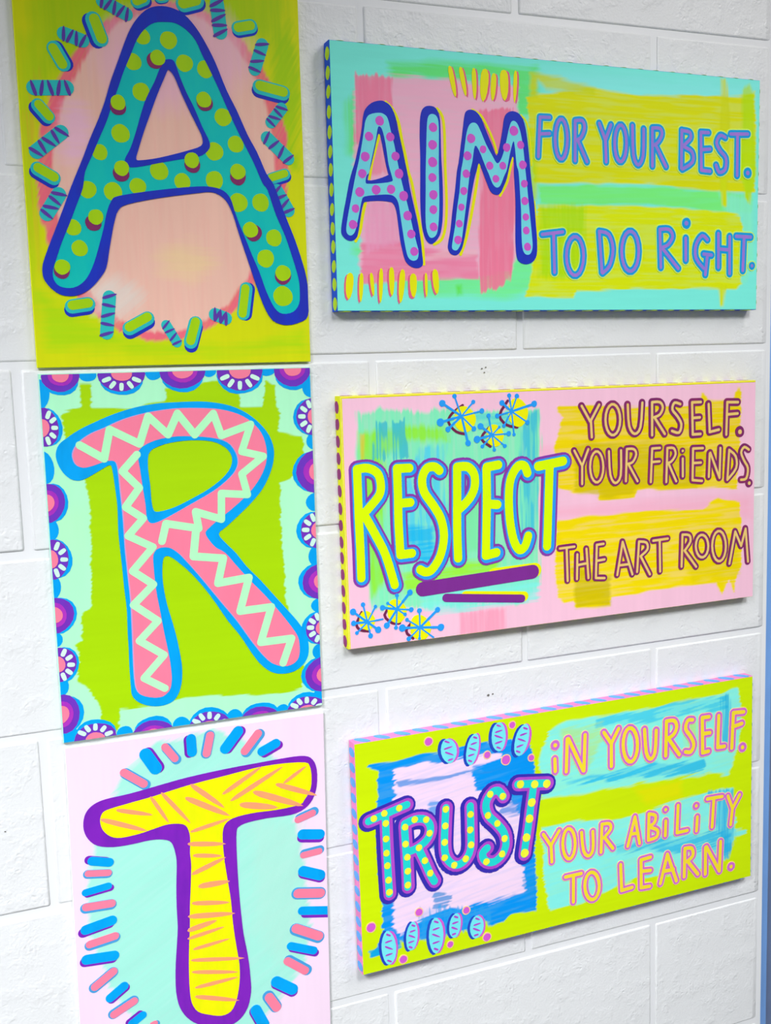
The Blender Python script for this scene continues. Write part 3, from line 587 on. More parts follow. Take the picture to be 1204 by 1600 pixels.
[3,1,416,"aqua_m",5,1,[["p",[-1788,2279,-1726,2250,-1704,2141,-1711,1810,-1715,1619,-1715,1284,-1728,1060,-1757,902,-1821,851,-1871,888,-1900,1033,-1891,1390,-1886,1612,-1871,1912,-1859,2133,-1839,2244],1]],0],
[3,18,416,"yellow",2,0,[["s",[-1719,2343,-1651,2255,-1628,2057,-1628,1702,-1622,1511,-1618,1220,-1641,972,-1695,835,-1792,777],35,1,0]],0],
[3,0,-1,"royal",4,1,[["p",[-1294,2358,-1217,2347,-1141,2273,-1066,2110,-991,1956,-940,1845,-899,1938,-857,2121,-829,2280,-788,2350,-709,2378,-616,2349,-551,2251,-513,2071,-488,1866,-464,1615,-427,1326,-403,1071,-386,838,-393,673,-449,590,-544,559,-639,588,-678,669,-689,855,-686,1087,-683,1317,-693,1524,-700,1661,-698,1765,-713,1845,-751,1763,-799,1588,-840,1496,-889,1407,-947,1382,-1025,1420,-1089,1554,-1126,1643,-1146,1689,-1182,1744,-1212,1653,-1245,1548,-1301,1298,-1344,1070,-1387,864,-1428,727,-1494,657,-1571,667,-1608,724,-1607,792,-1573,951,-1542,1177,-1504,1404,-1474,1629,-1446,1755,-1417,1935,-1388,2115,-1368,2249,-1346,2328],1]],"letter M of the word AIM"],
[3,1,419,"aqua_m",5,1,[["p",[-1245,2212,-1194,2192,-1144,2105,-1082,1974,-1005,1854,-941,1759,-894,1779,-848,1872,-806,2010,-764,2171,-723,2259,-657,2245,-606,2134,-568,1931,-544,1703,-525,1530,-508,1369,-483,1138,-459,906,-452,766,-488,684,-556,683,-596,764,-607,973,-609,1204,-622,1435,-638,1664,-664,1744,-683,1926,-705,2027,-755,1877,-797,1693,-838,1610,-893,1494,-946,1469,-998,1512,-1048,1624,-1099,1725,-1169,1880,-1230,1944,-1267,1763,-1302,1636,-1323,1500,-1353,1296,-1382,1114,-1411,932,-1440,795,-1493,714,-1552,725,-1555,793,-1513,997,-1483,1202,-1446,1406,-1423,1631,-1395,1757,-1366,1937,-1337,2095,-1297,2186],1]],0],
[3,18,419,"yellow",2,0,[["s",[-1256,2360,-1141,2300,-1047,2155,-972,2002,-934,1880],30,1,0]],0],
[3,18,419,"yellow",2,0,[["s",[-595,2339,-516,2253,-473,2050,-452,1753],23,1,0]],0],
[3,18,419,"yellow",2,0,[["s",[-413,1326,-375,861],18,1,0]],0],
[3,18,419,"yellow",2,0,[["s",[-1186,1641,-1229,1413,-1300,1094,-1369,842,-1442,665],38,1,0]],0],
[3,18,419,"yellow",2,0,[["s",[-1172,1722,-1199,1619],35,1,0]],0],
[3,18,419,"yellow",2,0,[["s",[-716,1833,-764,1648,-805,1520,-895,1375],33,1,0]],0],
[3,2,411,"orchid",6,0,[["c",[-2457,2160],55,55,0]],0],
[3,2,411,"orchid",6,0,[["c",[-2594,1978],52,52,0]],0],
[3,2,411,"orchid",6,0,[["c",[-2329,1987],51,51,0]],0],
[3,2,411,"orchid",6,0,[["c",[-2648,1751],55,55,0]],0],
[3,2,411,"orchid",6,0,[["c",[-2269,1773],51,51,0]],0],
[3,2,411,"orchid",6,0,[["c",[-2690,1559],52,52,0]],0],
[3,2,411,"orchid",6,0,[["c",[-2230,1577],56,56,0]],0],
[3,2,411,"orchid",6,0,[["c",[-2727,1350],55,55,0]],0],
[3,2,411,"orchid",6,0,[["c",[-2523,1383],55,55,0]],0],
[3,2,411,"orchid",6,0,[["c",[-2335,1396],53,53,0]],0],
[3,2,411,"orchid",6,0,[["c",[-2178,1325],58,58,0]],0],
[3,2,411,"orchid",6,0,[["c",[-2786,1163],48,48,0]],0],
[3,2,411,"orchid",6,0,[["c",[-2132,1100],56,56,0]],0],
[3,2,411,"orchid",6,0,[["c",[-2822,981],52,52,0]],0],
[3,2,411,"orchid",6,0,[["c",[-2090,890],52,52,0]],0],
[3,2,411,"orchid",6,0,[["c",[-2056,689],52,52,0]],0],
[3,2,416,"orchid",6,0,[["c",[-1779,2126],54,54,0]],0],
[3,2,416,"orchid",6,0,[["c",[-1789,1927],56,56,0]],0],
[3,2,416,"orchid",6,0,[["c",[-1793,1728],59,59,0]],0],
[3,2,416,"orchid",6,0,[["c",[-1800,1551],52,52,0]],0],
[3,2,416,"orchid",6,0,[["c",[-1792,1353],55,55,0]],0],
[3,2,416,"orchid",6,0,[["c",[-1796,1181],52,52,0]],0],
[3,2,416,"orchid",6,0,[["c",[-1798,979],52,52,0]],0],
[3,2,419,"orchid",6,0,[["c",[-1280,2027],55,55,0]],0],
[3,2,419,"orchid",6,0,[["c",[-1122,1909],46,46,0]],0],
[3,2,419,"orchid",6,0,[["c",[-1330,1823],53,53,0]],0],
[3,2,419,"orchid",6,0,[["c",[-698,2147],59,59,0]],0],
[3,2,419,"orchid",6,0,[["c",[-799,1947],51,51,0]],0],
[3,2,419,"orchid",6,0,[["c",[-1034,1721],49,49,0]],0],
[3,2,419,"orchid",6,0,[["c",[-855,1729],47,47,0]],0],
[3,2,419,"orchid",6,0,[["c",[-607,1986],49,49,0]],0],
[3,2,419,"orchid",6,0,[["c",[-578,1752],52,52,0]],0],
[3,2,419,"orchid",6,0,[["c",[-1352,1613],50,50,0]],0],
[3,2,419,"orchid",6,0,[["c",[-1389,1412],48,48,0]],0],
[3,2,419,"orchid",6,0,[["c",[-952,1571],46,46,0]],0],
[3,2,419,"orchid",6,0,[["c",[-1424,1221],43,43,0]],0],
[3,2,419,"orchid",6,0,[["c",[-1456,1026],46,46,0]],0],
[3,2,419,"orchid",6,0,[["c",[-1477,835],51,51,0]],0],
[3,2,419,"orchid",6,0,[["c",[-560,1529],47,47,0]],0],
[3,2,419,"orchid",6,0,[["c",[-554,1322],50,50,0]],0],
[3,2,419,"orchid",6,0,[["c",[-543,1130],45,45,0]],0],
[3,2,419,"orchid",6,0,[["c",[-539,967],48,48,0]],0],
[3,2,419,"orchid",6,0,[["c",[-523,770],50,50,0]],0],
[3,4,-1,"yellow",3,0,[["t",[-1548,2843,-1475,2486],65]],0],
[3,5,470,"rose",2,0,[["t",[-1526,2836,-1452,2478],68]],0],
[3,4,-1,"yellow",3,0,[["t",[-1407,2842,-1337,2506],60]],0],
[3,5,472,"rose",2,0,[["t",[-1384,2835,-1314,2498],62]],0],
[3,4,-1,"yellow",3,0,[["t",[-1229,2844,-1220,2476],60]],0],
[3,5,474,"rose",2,0,[["t",[-1206,2837,-1197,2468],63]],0],
[3,4,-1,"yellow",3,0,[["t",[-1075,2845,-1112,2460],110]],0],
[3,5,476,"rose",2,0,[["t",[-1052,2838,-1089,2453],115]],0],
[3,4,-1,"yellow",3,0,[["t",[-956,2805,-982,2477],72]],0],
[3,5,478,"rose",2,0,[["t",[-933,2797,-959,2470],75]],0],
[3,4,-1,"yellow",3,0,[["t",[-825,2852,-818,2490],117]],0],
[3,5,480,"rose",2,0,[["t",[-802,2845,-794,2483],122]],0],
[3,4,-1,"yellow",3,0,[["t",[-663,2857,-683,2474],50]],0],
[3,5,482,"rose",2,0,[["t",[-639,2850,-660,2466],53]],0],
[3,4,-1,"yellow",3,0,[["t",[-2871,435,-2905,126],95]],0],
[3,5,484,"rose",2,0,[["t",[-2890,421,-2924,112],99]],0],
[3,4,-1,"yellow",3,0,[["t",[-2732,436,-2754,95],53]],0],
[3,5,486,"rose",2,0,[["t",[-2751,423,-2774,81],55]],0],
[3,4,-1,"yellow",3,0,[["t",[-2613,437,-2590,164],48]],0],
[3,5,488,"rose",2,0,[["t",[-2633,424,-2610,150],50]],0],
[3,4,-1,"yellow",3,0,[["t",[-2483,492,-2504,85],54]],0],
[3,5,490,"rose",2,0,[["t",[-2503,478,-2524,72],56]],0],
[3,4,-1,"yellow",3,0,[["t",[-2353,506,-2355,164],70]],0],
[3,5,492,"rose",2,0,[["t",[-2373,493,-2375,150],73]],0],
[3,4,-1,"yellow",3,0,[["t",[-2208,483,-2248,85],76]],0],
[3,5,494,"rose",2,0,[["t",[-2228,470,-2268,72],79]],0],
[3,4,-1,"yellow",3,0,[["t",[-2075,435,-2077,148],93]],0],
[3,5,496,"rose",2,0,[["t",[-2095,422,-2097,135],97]],0],
[3,4,-1,"yellow",3,0,[["t",[-1909,443,-1906,153],38]],0],
[3,5,498,"rose",2,0,[["t",[-1929,430,-1926,140],40]],0],
[3,4,-1,"yellow",3,0,[["t",[-1791,488,-1768,188],83]],0],
[3,5,500,"rose",2,0,[["t",[-1812,474,-1788,174],86]],0],
[3,0,-1,"azure_d",4,0,[["s",[-332,2327,-360,1861],91,0,0],["s",[-332,2332,-197,2335],91,0,0],["s",[-343,2131,-198,2144],92,0,0]],"blue letter F"],
[3,19,502,"pale_lime",3,0,[["s",[-332,2327,-360,1861],119,0,0],["s",[-332,2332,-197,2335],119,0,0],["s",[-343,2131,-198,2144],119,0,0]],0],
[3,20,502,"lilac",5,0,[["s",[-332,2327,-360,1861],39,0,0],["s",[-332,2332,-197,2335],39,0,0],["s",[-343,2131,-198,2144],39,0,0]],0],
[3,0,-1,"azure_d",4,0,[["s",[56,2091,50,2007,34,1934,10,1878,-19,1848,-50,1847,-78,1874,-101,1927,-116,1999,-120,2081,-114,2164,-99,2237,-75,2292,-46,2323,-15,2324,13,2297,36,2245,51,2173],92,0,1]],"blue letter O"],
[3,19,505,"pale_lime",3,0,[["s",[56,2091,50,2007,34,1934,10,1878,-19,1848,-50,1847,-78,1874,-101,1927,-116,1999,-120,2081,-114,2164,-99,2237,-75,2292,-46,2323,-15,2324,13,2297,36,2245,51,2173],120,0,1]],0],
[3,20,505,"lilac",5,0,[["s",[56,2091,50,2007,34,1934,10,1878,-19,1848,-50,1847,-78,1874,-101,1927,-116,1999,-120,2081,-114,2164,-99,2237,-75,2292,-46,2323,-15,2324,13,2297,36,2245,51,2173],39,0,1]],0],
[3,0,-1,"azure_d",4,0,[["s",[169,2319,166,1836],93,0,0],["s",[169,2319,273,2325,305,2240,257,2126,183,2085],93,1,0],["s",[212,2074,339,1831],94,0,0]],"blue letter R"],
[3,19,508,"pale_lime",3,0,[["s",[169,2319,166,1836],122,0,0],["s",[169,2319,273,2325,305,2240,257,2126,183,2085],122,1,0],["s",[212,2074,339,1831],122,0,0]],0],
[3,20,508,"lilac",5,0,[["s",[169,2319,166,1836],40,0,0],["s",[169,2319,273,2325,305,2240,257,2126,183,2085],40,1,0],["s",[212,2074,339,1831],40,0,0]],0],
[3,0,-1,"azure_d",4,0,[["s",[521,2307,612,2107],95,0,0],["s",[694,2299,612,2107],95,0,0],["s",[612,2107,623,1843],95,0,0]],"blue letter Y"],
[3,19,511,"pale_lime",3,0,[["s",[521,2307,612,2107],123,0,0],["s",[694,2299,612,2107],123,0,0],["s",[612,2107,623,1843],124,0,0]],0],
[3,20,511,"lilac",5,0,[["s",[521,2307,612,2107],40,0,0],["s",[694,2299,612,2107],40,0,0],["s",[612,2107,623,1843],40,0,0]],0],
[3,0,-1,"azure_d",4,0,[["s",[927,2085,921,2007,906,1938,882,1886,853,1857,822,1856,793,1882,769,1931,754,1999,749,2076,754,2154,769,2223,793,2274,822,2303,853,2305,882,2279,906,2230,921,2163],95,0,1]],"blue letter O"],
[3,19,514,"pale_lime",3,0,[["s",[927,2085,921,2007,906,1938,882,1886,853,1857,822,1856,793,1882,769,1931,754,1999,749,2076,754,2154,769,2223,793,2274,822,2303,853,2305,882,2279,906,2230,921,2163],124,0,1]],0],
[3,20,514,"lilac",5,0,[["s",[927,2085,921,2007,906,1938,882,1886,853,1857,822,1856,793,1882,769,1931,754,1999,749,2076,754,2154,769,2223,793,2274,822,2303,853,2305,882,2279,906,2230,921,2163],40,0,1]],0],
[3,0,-1,"azure_d",4,0,[["s",[1016,2310,1032,1951,1104,1827,1179,1945,1187,2276],97,1,0]],"blue letter U"],
[3,19,517,"pale_lime",3,0,[["s",[1016,2310,1032,1951,1104,1827,1179,1945,1187,2276],126,1,0]],0],
[3,20,517,"lilac",5,0,[["s",[1016,2310,1032,1951,1104,1827,1179,1945,1187,2276],41,1,0]],0],
[3,0,-1,"azure_d",4,0,[["s",[1321,2296,1324,1823],98,0,0],["s",[1321,2296,1438,2298,1470,2223,1407,2122,1329,2080],98,1,0],["s",[1376,2082,1536,1825],98,0,0]],"blue letter R"],
[3,19,520,"pale_lime",3,0,[["s",[1321,2296,1324,1823],127,0,0],["s",[1321,2296,1438,2298,1470,2223,1407,2122,1329,2080],127,1,0],["s",[1376,2082,1536,1825],128,0,0]],0],
[3,20,520,"lilac",5,0,[["s",[1321,2296,1324,1823],41,0,0],["s",[1321,2296,1438,2298,1470,2223,1407,2122,1329,2080],41,1,0],["s",[1376,2082,1536,1825],42,0,0]],0],
[3,0,-1,"azure_d",4,0,[["s",[1779,2296,1777,1817],99,0,0],["s",[1789,2291,1902,2277,1919,2200,1807,2104],99,1,0],["s",[1807,2091,1943,2032,1954,1903,1793,1805],100,1,0]],"blue letter B"],
[3,19,523,"pale_lime",3,0,[["s",[1779,2296,1777,1817],130,0,0],["s",[1789,2291,1902,2277,1919,2200,1807,2104],130,1,0],["s",[1807,2091,1943,2032,1954,1903,1793,1805],130,1,0]],0],
[3,20,523,"lilac",5,0,[["s",[1779,2296,1777,1817],42,0,0],["s",[1789,2291,1902,2277,1919,2200,1807,2104],42,1,0],["s",[1807,2091,1943,2032,1954,1903,1793,1805],42,1,0]],0],
[3,0,-1,"azure_d",4,0,[["s",[2081,2286,2096,1804],101,0,0],["s",[2081,2286,2205,2288],100,0,0],["s",[2093,2066,2231,2080],101,0,0],["s",[2096,1804,2235,1797],101,0,0]],"blue letter E"],
[3,19,526,"pale_lime",3,0,[["s",[2081,2286,2096,1804],131,0,0],["s",[2081,2286,2205,2288],131,0,0],["s",[2093,2066,2231,2080],131,0,0],["s",[2096,1804,2235,1797],132,0,0]],0],
[3,20,526,"lilac",5,0,[["s",[2081,2286,2096,1804],43,0,0],["s",[2081,2286,2205,2288],43,0,0],["s",[2093,2066,2231,2080],43,0,0],["s",[2096,1804,2235,1797],43,0,0]],0],
[3,0,-1,"azure_d",4,0,[["s",[2478,2242,2394,2264,2336,2169,2397,2067,2491,1979,2483,1834,2384,1790,2333,1880],102,1,0]],"blue letter S"],
[3,19,529,"pale_lime",3,0,[["s",[2478,2242,2394,2264,2336,2169,2397,2067,2491,1979,2483,1834,2384,1790,2333,1880],133,1,0]],0],
[3,20,529,"lilac",5,0,[["s",[2478,2242,2394,2264,2336,2169,2397,2067,2491,1979,2483,1834,2384,1790,2333,1880],43,1,0]],0],
[3,0,-1,"azure_d",4,0,[["s",[2567,2291,2847,2306],103,0,0],["s",[2678,2297,2680,1762],103,0,0]],"blue letter T"],
[3,19,532,"pale_lime",3,0,[["s",[2567,2291,2847,2306],134,0,0],["s",[2678,2297,2680,1762],134,0,0]],0],
[3,20,532,"lilac",5,0,[["s",[2567,2291,2847,2306],44,0,0],["s",[2678,2297,2680,1762],44,0,0]],0],
[3,21,-1,"azure_d",4,0,[["c",[2856,1802],72,72,0]],0],
[3,19,535,"pale_lime",3,0,[["c",[2856,1802],88,88,0]],0],
[3,20,535,"lilac",5,0,[["c",[2856,1802],30,30,0]],0],
[3,0,-1,"azure_d",4,0,[["s",[-312,926,-17,963],97,0,0],["s",[-150,942,-140,464],97,0,0]],"blue letter T"],
[3,19,538,"pale_lime",3,0,[["s",[-312,926,-17,963],125,0,0],["s",[-150,942,-140,464],125,0,0]],0],
[3,20,538,"lilac",5,0,[["s",[-312,926,-17,963],40,0,0],["s",[-150,942,-140,464],40,0,0]],0],
[3,0,-1,"azure_d",4,0,[["s",[286,672,278,589,256,516,222,461,180,432,136,432,96,460,62,514,41,586,34,668,42,751,64,823,98,877,139,907,183,908,224,880,257,827,279,754],97,0,1]],"blue letter O"],
[3,19,541,"pale_lime",3,0,[["s",[286,672,278,589,256,516,222,461,180,432,136,432,96,460,62,514,41,586,34,668,42,751,64,823,98,877,139,907,183,908,224,880,257,827,279,754],126,0,1]],0],
[3,20,541,"lilac",5,0,[["s",[286,672,278,589,256,516,222,461,180,432,136,432,96,460,62,514,41,586,34,668,42,751,64,823,98,877,139,907,183,908,224,880,257,827,279,754],40,0,1]],0],
[3,0,-1,"azure_d",4,0,[["s",[518,974,559,470],99,0,0],["s",[518,982,662,947,726,768,677,561,569,462],100,1,0]],"blue letter D"],
[3,19,544,"pale_lime",3,0,[["s",[518,974,559,470],129,0,0],["s",[518,982,662,947,726,768,677,561,569,462],129,1,0]],0],
[3,20,544,"lilac",5,0,[["s",[518,974,559,470],41,0,0],["s",[518,982,662,947,726,768,677,561,569,462],41,1,0]],0],
[3,0,-1,"azure_d",4,0,[["s",[1119,744,1111,656,1089,579,1054,522,1011,491,965,491,922,520,887,577,864,653,856,739,864,826,887,903,921,960,964,991,1010,992,1053,963,1088,907,1111,831],100,0,1]],"blue letter O"],
[3,19,547,"pale_lime",3,0,[["s",[1119,744,1111,656,1089,579,1054,522,1011,491,965,491,922,520,887,577,864,653,856,739,864,826,887,903,921,960,964,991,1010,992,1053,963,1088,907,1111,831],130,0,1]],0],
[3,20,547,"lilac",5,0,[["s",[1119,744,1111,656,1089,579,1054,522,1011,491,965,491,922,520,887,577,864,653,856,739,864,826,887,903,921,960,964,991,1010,992,1053,963,1088,907,1111,831],41,0,1]],0],
[3,0,-1,"azure_d",4,0,[["s",[1445,1029,1464,544],103,0,0],["s",[1445,1029,1589,1032,1648,942,1575,835,1462,794],103,1,0],["s",[1494,781,1739,534],104,0,0]],"blue letter R"],
[3,19,550,"pale_lime",3,0,[["s",[1445,1029,1464,544],133,0,0],["s",[1445,1029,1589,1032,1648,942,1575,835,1462,794],133,1,0],["s",[1494,781,1739,534],135,0,0]],0],
[3,20,550,"lilac",5,0,[["s",[1445,1029,1464,544],42,0,0],["s",[1445,1029,1589,1032,1648,942,1575,835,1462,794],42,1,0],["s",[1494,781,1739,534],43,0,0]],0],
[3,0,-1,"azure_d",4,0,[["c",[1864,1118],73,73,0],["s",[1856,925,1859,641],104,0,0]],"blue letter i"],
[3,19,553,"pale_lime",3,0,[["c",[1864,1118],88,88,0],["s",[1856,925,1859,641],135,0,0]],0],
[3,20,553,"lilac",5,0,[["c",[1864,1118],31,31,0],["s",[1856,925,1859,641],43,0,0]],0],
[3,0,-1,"azure_d",4,0,[["s",[2206,913,2119,965,2021,843,2023,670,2150,538],105,1,0],["s",[2148,725,2275,714],106,0,0],["s",[2208,713,2178,458],106,0,0]],"blue letter G"],
[3,19,556,"pale_lime",3,0,[["s",[2206,913,2119,965,2021,843,2023,670,2150,538],135,1,0],["s",[2148,725,2275,714],137,0,0],["s",[2208,713,2178,458],137,0,0]],0],
[3,20,556,"lilac",5,0,[["s",[2206,913,2119,965,2021,843,2023,670,2150,538],43,1,0],["s",[2148,725,2275,714],44,0,0],["s",[2208,713,2178,458],44,0,0]],0],
[3,0,-1,"azure_d",4,0,[["s",[2385,997,2391,554],107,0,0],["s",[2571,961,2578,475],107,0,0],["s",[2388,796,2573,786],107,0,0]],"blue letter H"],
[3,19,559,"pale_lime",3,0,[["s",[2385,997,2391,554],138,0,0],["s",[2571,961,2578,475],139,0,0],["s",[2388,796,2573,786],138,0,0]],0],
[3,20,559,"lilac",5,0,[["s",[2385,997,2391,554],44,0,0],["s",[2571,961,2578,475],44,0,0],["s",[2388,796,2573,786],44,0,0]],0],
[3,0,-1,"azure_d",4,0,[["s",[2682,968,2922,963],108,0,0],["s",[2812,952,2799,518],108,0,0]],"blue letter T"],
[3,19,562,"pale_lime",3,0,[["s",[2682,968,2922,963],140,0,0],["s",[2812,952,2799,518],140,0,0]],0],
[3,20,562,"lilac",5,0,[["s",[2682,968,2922,963],45,0,0],["s",[2812,952,2799,518],45,0,0]],0],
[3,21,-1,"azure_d",4,0,[["c",[2953,582],55,55,0]],0],
[3,19,565,"pale_lime",3,0,[["c",[2953,582],71,71,0]],0],
[3,20,565,"lilac",5,0,[["c",[2953,582],23,23,0]],0],
[4,0,-1,"violet_r",3,0,[["s",[-2866,2162,-2864,1898,-2864,1552,-2856,1203,-2857,851],222,1,0],["s",[-2866,2169,-2732,2174,-2612,2111,-2569,1993,-2583,1855,-2686,1735,-2800,1628],224,1,0],["s",[-2793,1616,-2650,1347,-2533,1102,-2425,723],227,1,0]],"large letter R of the word RESPECT"],
[4,9,568,"azure_r",4,0,[["s",[-2862,2159,-2859,1895,-2859,1549,-2852,1200,-2852,849],165,1,0],["s",[-2861,2166,-2727,2171,-2607,2108,-2564,1990,-2578,1852,-2681,1732,-2795,1625],167,1,0],["s",[-2788,1613,-2645,1345,-2528,1099,-2420,720],169,1,0]],0],
[4,1,568,"neon",5,0,[["s",[-2873,2169,-2871,1905,-2871,1559,-2864,1210,-2864,859],106,1,0],["s",[-2873,2176,-2739,2181,-2619,2118,-2576,2000,-2590,1862,-2693,1742,-2807,1635],107,1,0],["s",[-2800,1623,-2657,1355,-2540,1109,-2432,731],108,1,0]],0],
[4,0,-1,"violet_r",3,0,[["s",[-2350,2145,-2348,1814,-2351,1486,-2338,1088],228,1,0],["s",[-2350,2145,-2187,2142],227,0,0],["s",[-2343,1720,-2187,1720],228,0,0],["s",[-2338,1088,-2185,1092],231,0,0]],"large letter E of the word RESPECT"],
[4,9,571,"azure_r",4,0,[["s",[-2345,2143,-2343,1811,-2346,1483,-2333,1085],169,1,0],["s",[-2345,2143,-2182,2139],169,0,0],["s",[-2338,1717,-2182,1717],170,0,0],["s",[-2333,1085,-2180,1089],172,0,0]],0],
[4,1,571,"neon",5,0,[["s",[-2358,2153,-2355,1822,-2358,1493,-2345,1095],109,1,0],["s",[-2358,2153,-2195,2149],108,0,0],["s",[-2351,1728,-2194,1728],109,0,0],["s",[-2345,1095,-2192,1100],110,0,0]],0],
[4,0,-1,"violet_r",3,0,[["s",[-1788,2086,-1856,2137,-1959,2120,-2021,2002,-2000,1836,-1882,1661,-1782,1486,-1746,1267,-1799,1031,-1916,867,-2007,840,-2078,878],233,1,0]],"large letter S of the word RESPECT"],
[4,9,574,"azure_r",4,0,[["s",[-1783,2083,-1851,2135,-1954,2118,-2016,1999,-1995,1833,-1876,1658,-1777,1483,-1741,1264,-1794,1028,-1910,864,-2002,837,-2073,875],174,1,0]],0],
[4,1,574,"neon",5,0,[["s",[-1795,2093,-1864,2145,-1967,2128,-2029,2010,-2008,1843,-1889,1669,-1790,1494,-1754,1275,-1807,1039,-1923,875,-2015,848,-2086,886],111,1,0]],0],
[4,0,-1,"violet_r",3,0,[["s",[-1545,2108,-1553,1756,-1564,1324,-1559,972],236,1,0],["s",[-1545,2113,-1400,2109,-1310,2002,-1313,1834,-1396,1696,-1531,1586],237,1,0]],"large letter P of the word RESPECT"],
[4,9,577,"azure_r",4,0,[["s",[-1540,2106,-1548,1753,-1558,1321,-1553,969],176,1,0],["s",[-1540,2110,-1395,2106,-1305,2000,-1308,1832,-1391,1693,-1526,1583],176,1,0]],0],
[4,1,577,"neon",5,0,[["s",[-1553,2116,-1561,1763,-1571,1331,-1566,980],113,1,0],["s",[-1553,2121,-1408,2116,-1318,2010,-1321,1842,-1404,1704,-1539,1594],113,1,0]],0],
[4,0,-1,"violet_r",3,0,[["s",[-1140,2068,-1141,1725,-1155,1337,-1170,971],240,1,0],["s",[-1134,2087,-972,2106],239,0,0],["s",[-1130,1622,-995,1605],241,0,0],["s",[-1170,971,-1020,994],243,0,0]],"large letter E of the word RESPECT"],
[4,9,580,"azure_r",4,0,[["s",[-1135,2066,-1136,1722,-1149,1334,-1165,968],179,1,0],["s",[-1129,2084,-967,2103],178,0,0],["s",[-1125,1620,-990,1602],179,0,0],["s",[-1165,968,-1014,991],181,0,0]],0],
[4,1,580,"neon",5,0,[["s",[-1148,2076,-1149,1733,-1163,1345,-1178,979],115,1,0],["s",[-1142,2095,-980,2114],114,0,0],["s",[-1138,1630,-1003,1613],115,0,0],["s",[-1178,979,-1028,1002],116,0,0]],0],
[4,0,-1,"violet_r",3,0,[["s",[-557,1977,-603,2073,-700,2067,-798,1920,-829,1702,-821,1407,-770,1131,-689,999,-604,1041,-558,1167],244,1,0]],"large letter C of the word RESPECT"],
[4,9,583,"azure_r",4,0,[["s",[-552,1975,-597,2071,-694,2064,-793,1917,-824,1699,-815,1404,-764,1128,-683,996,-599,1038,-552,1164],181,1,0]],0],
[4,1,583,"neon",5,0,[["s",[-565,1985,-611,2081,-708,2075,-806,1928,-837,1710,-829,1415,-778,1139,-697,1008,-613,1050,-566,1175],116,1,0]],0],
[4,0,-1,"violet_r",3,0,[["s",[-400,2053,-32,2097],249,0,0],["s",[-231,2067,-253,1585,-272,1212,-283,1012],250,1,0]],"large letter T of the word RESPECT"],
[4,9,586,"azure_r",4,0,[["s",[-394,2051,-26,2095],186,0,0],["s",[-225,2065,-248,1582,-266,1209,-277,1009],186,1,0]],0],
[4,1,586,"neon",5,0,[["s",[-408,2061,-40,2105],119,0,0],["s",[-239,2075,-262,1593,-280,1220,-291,1020],119,1,0]],0],
[4,22,-1,"yellow",1,0,[["s",[-3048,3047,-3049,-4],34,0,0]],0],
[4,22,-1,"yellow",1,0,[["s",[-3049,3036,3044,3036],36,0,0]],0],
[4,23,-1,"plum_v",3,0,[["s",[-2059,637,-505,703],183,0,0]],0],
[4,24,591,"yellow",2,0,[["s",[-1061,710,-471,722],189,0,0]],0],
[4,23,-1,"plum_v",3,0,[["s",[-1742,493,-673,369],105,0,0]],0],
[4,24,593,"yellow",2,0,[["s",[-1471,487,-636,395],127,0,0]],0],
[4,25,-1,"sky",4,0,[["s",[-1478,2744,-1566,2993],20,0,0],["s",[-1478,2744,-1733,2913],31,0,0],["s",[-1478,2744,-1765,2682],31,0,0],["s",[-1478,2744,-1664,2592],31,0,0],["s",[-1478,2744,-1394,2408],31,0,0],["s",[-1478,2744,-1311,2582],21,0,0],["s",[-1478,2744,-1195,2798],21,0,0],["s",[-1478,2744,-1311,2913],21,0,0],["c",[-1566,2993],30,30,0],["c",[-1733,2913],42,42,0],["c",[-1765,2682],49,49,0],["c",[-1664,2592],35,35,0],["c",[-1394,2408],38,38,0],["c",[-1311,2582],33,33,0],["c",[-1195,2798],33,33,0],["c",[-1311,2913],27,27,0]],"blue starburst with round tips"],
[4,26,595,"yellow",3,0,[["p",[-1278,2699,-1309,2616,-1368,2557,-1438,2546,-1515,2578,-1563,2636,-1572,2713,-1559,2796,-1508,2855,-1431,2866,-1362,2835,-1305,2777],1]],0],
[4,27,595,"maroon",2.5,0,[["s",[-1457,2877,-1602,2784,-1656,2681,-1555,2559,-1425,2522],33,1,0]],0],
[4,25,-1,"sky",4,0,[["s",[-779,2773,-808,2973],21,0,0],["s",[-779,2773,-699,2962],21,0,0],["s",[-779,2773,-912,2886],32,0,0],["s",[-779,2773,-453,2856],32,0,0],["s",[-779,2773,-553,2625],22,0,0],["s",[-779,2773,-748,2483],21,0,0],["s",[-779,2773,-890,2598],21,0,0],["s",[-779,2773,-982,2727],21,0,0],["c",[-808,2973],28,28,0],["c",[-699,2962],31,31,0],["c",[-912,2886],36,36,0],["c",[-453,2856],41,41,0],["c",[-553,2625],31,31,0],["c",[-748,2483],23,23,0],["c",[-890,2598],25,25,0],["c",[-982,2727],30,30,0]],"blue starburst with round tips"],
[4,26,598,"yellow",3,0,[["p",[-540,2751,-569,2657,-627,2589,-694,2576,-769,2612,-816,2677,-825,2763,-813,2857,-764,2924,-689,2937,-622,2902,-567,2838],1]],0],
[4,27,598,"maroon",2.5,0,[["s",[-831,2907,-947,2732,-849,2608,-700,2572],35,1,0]],0],
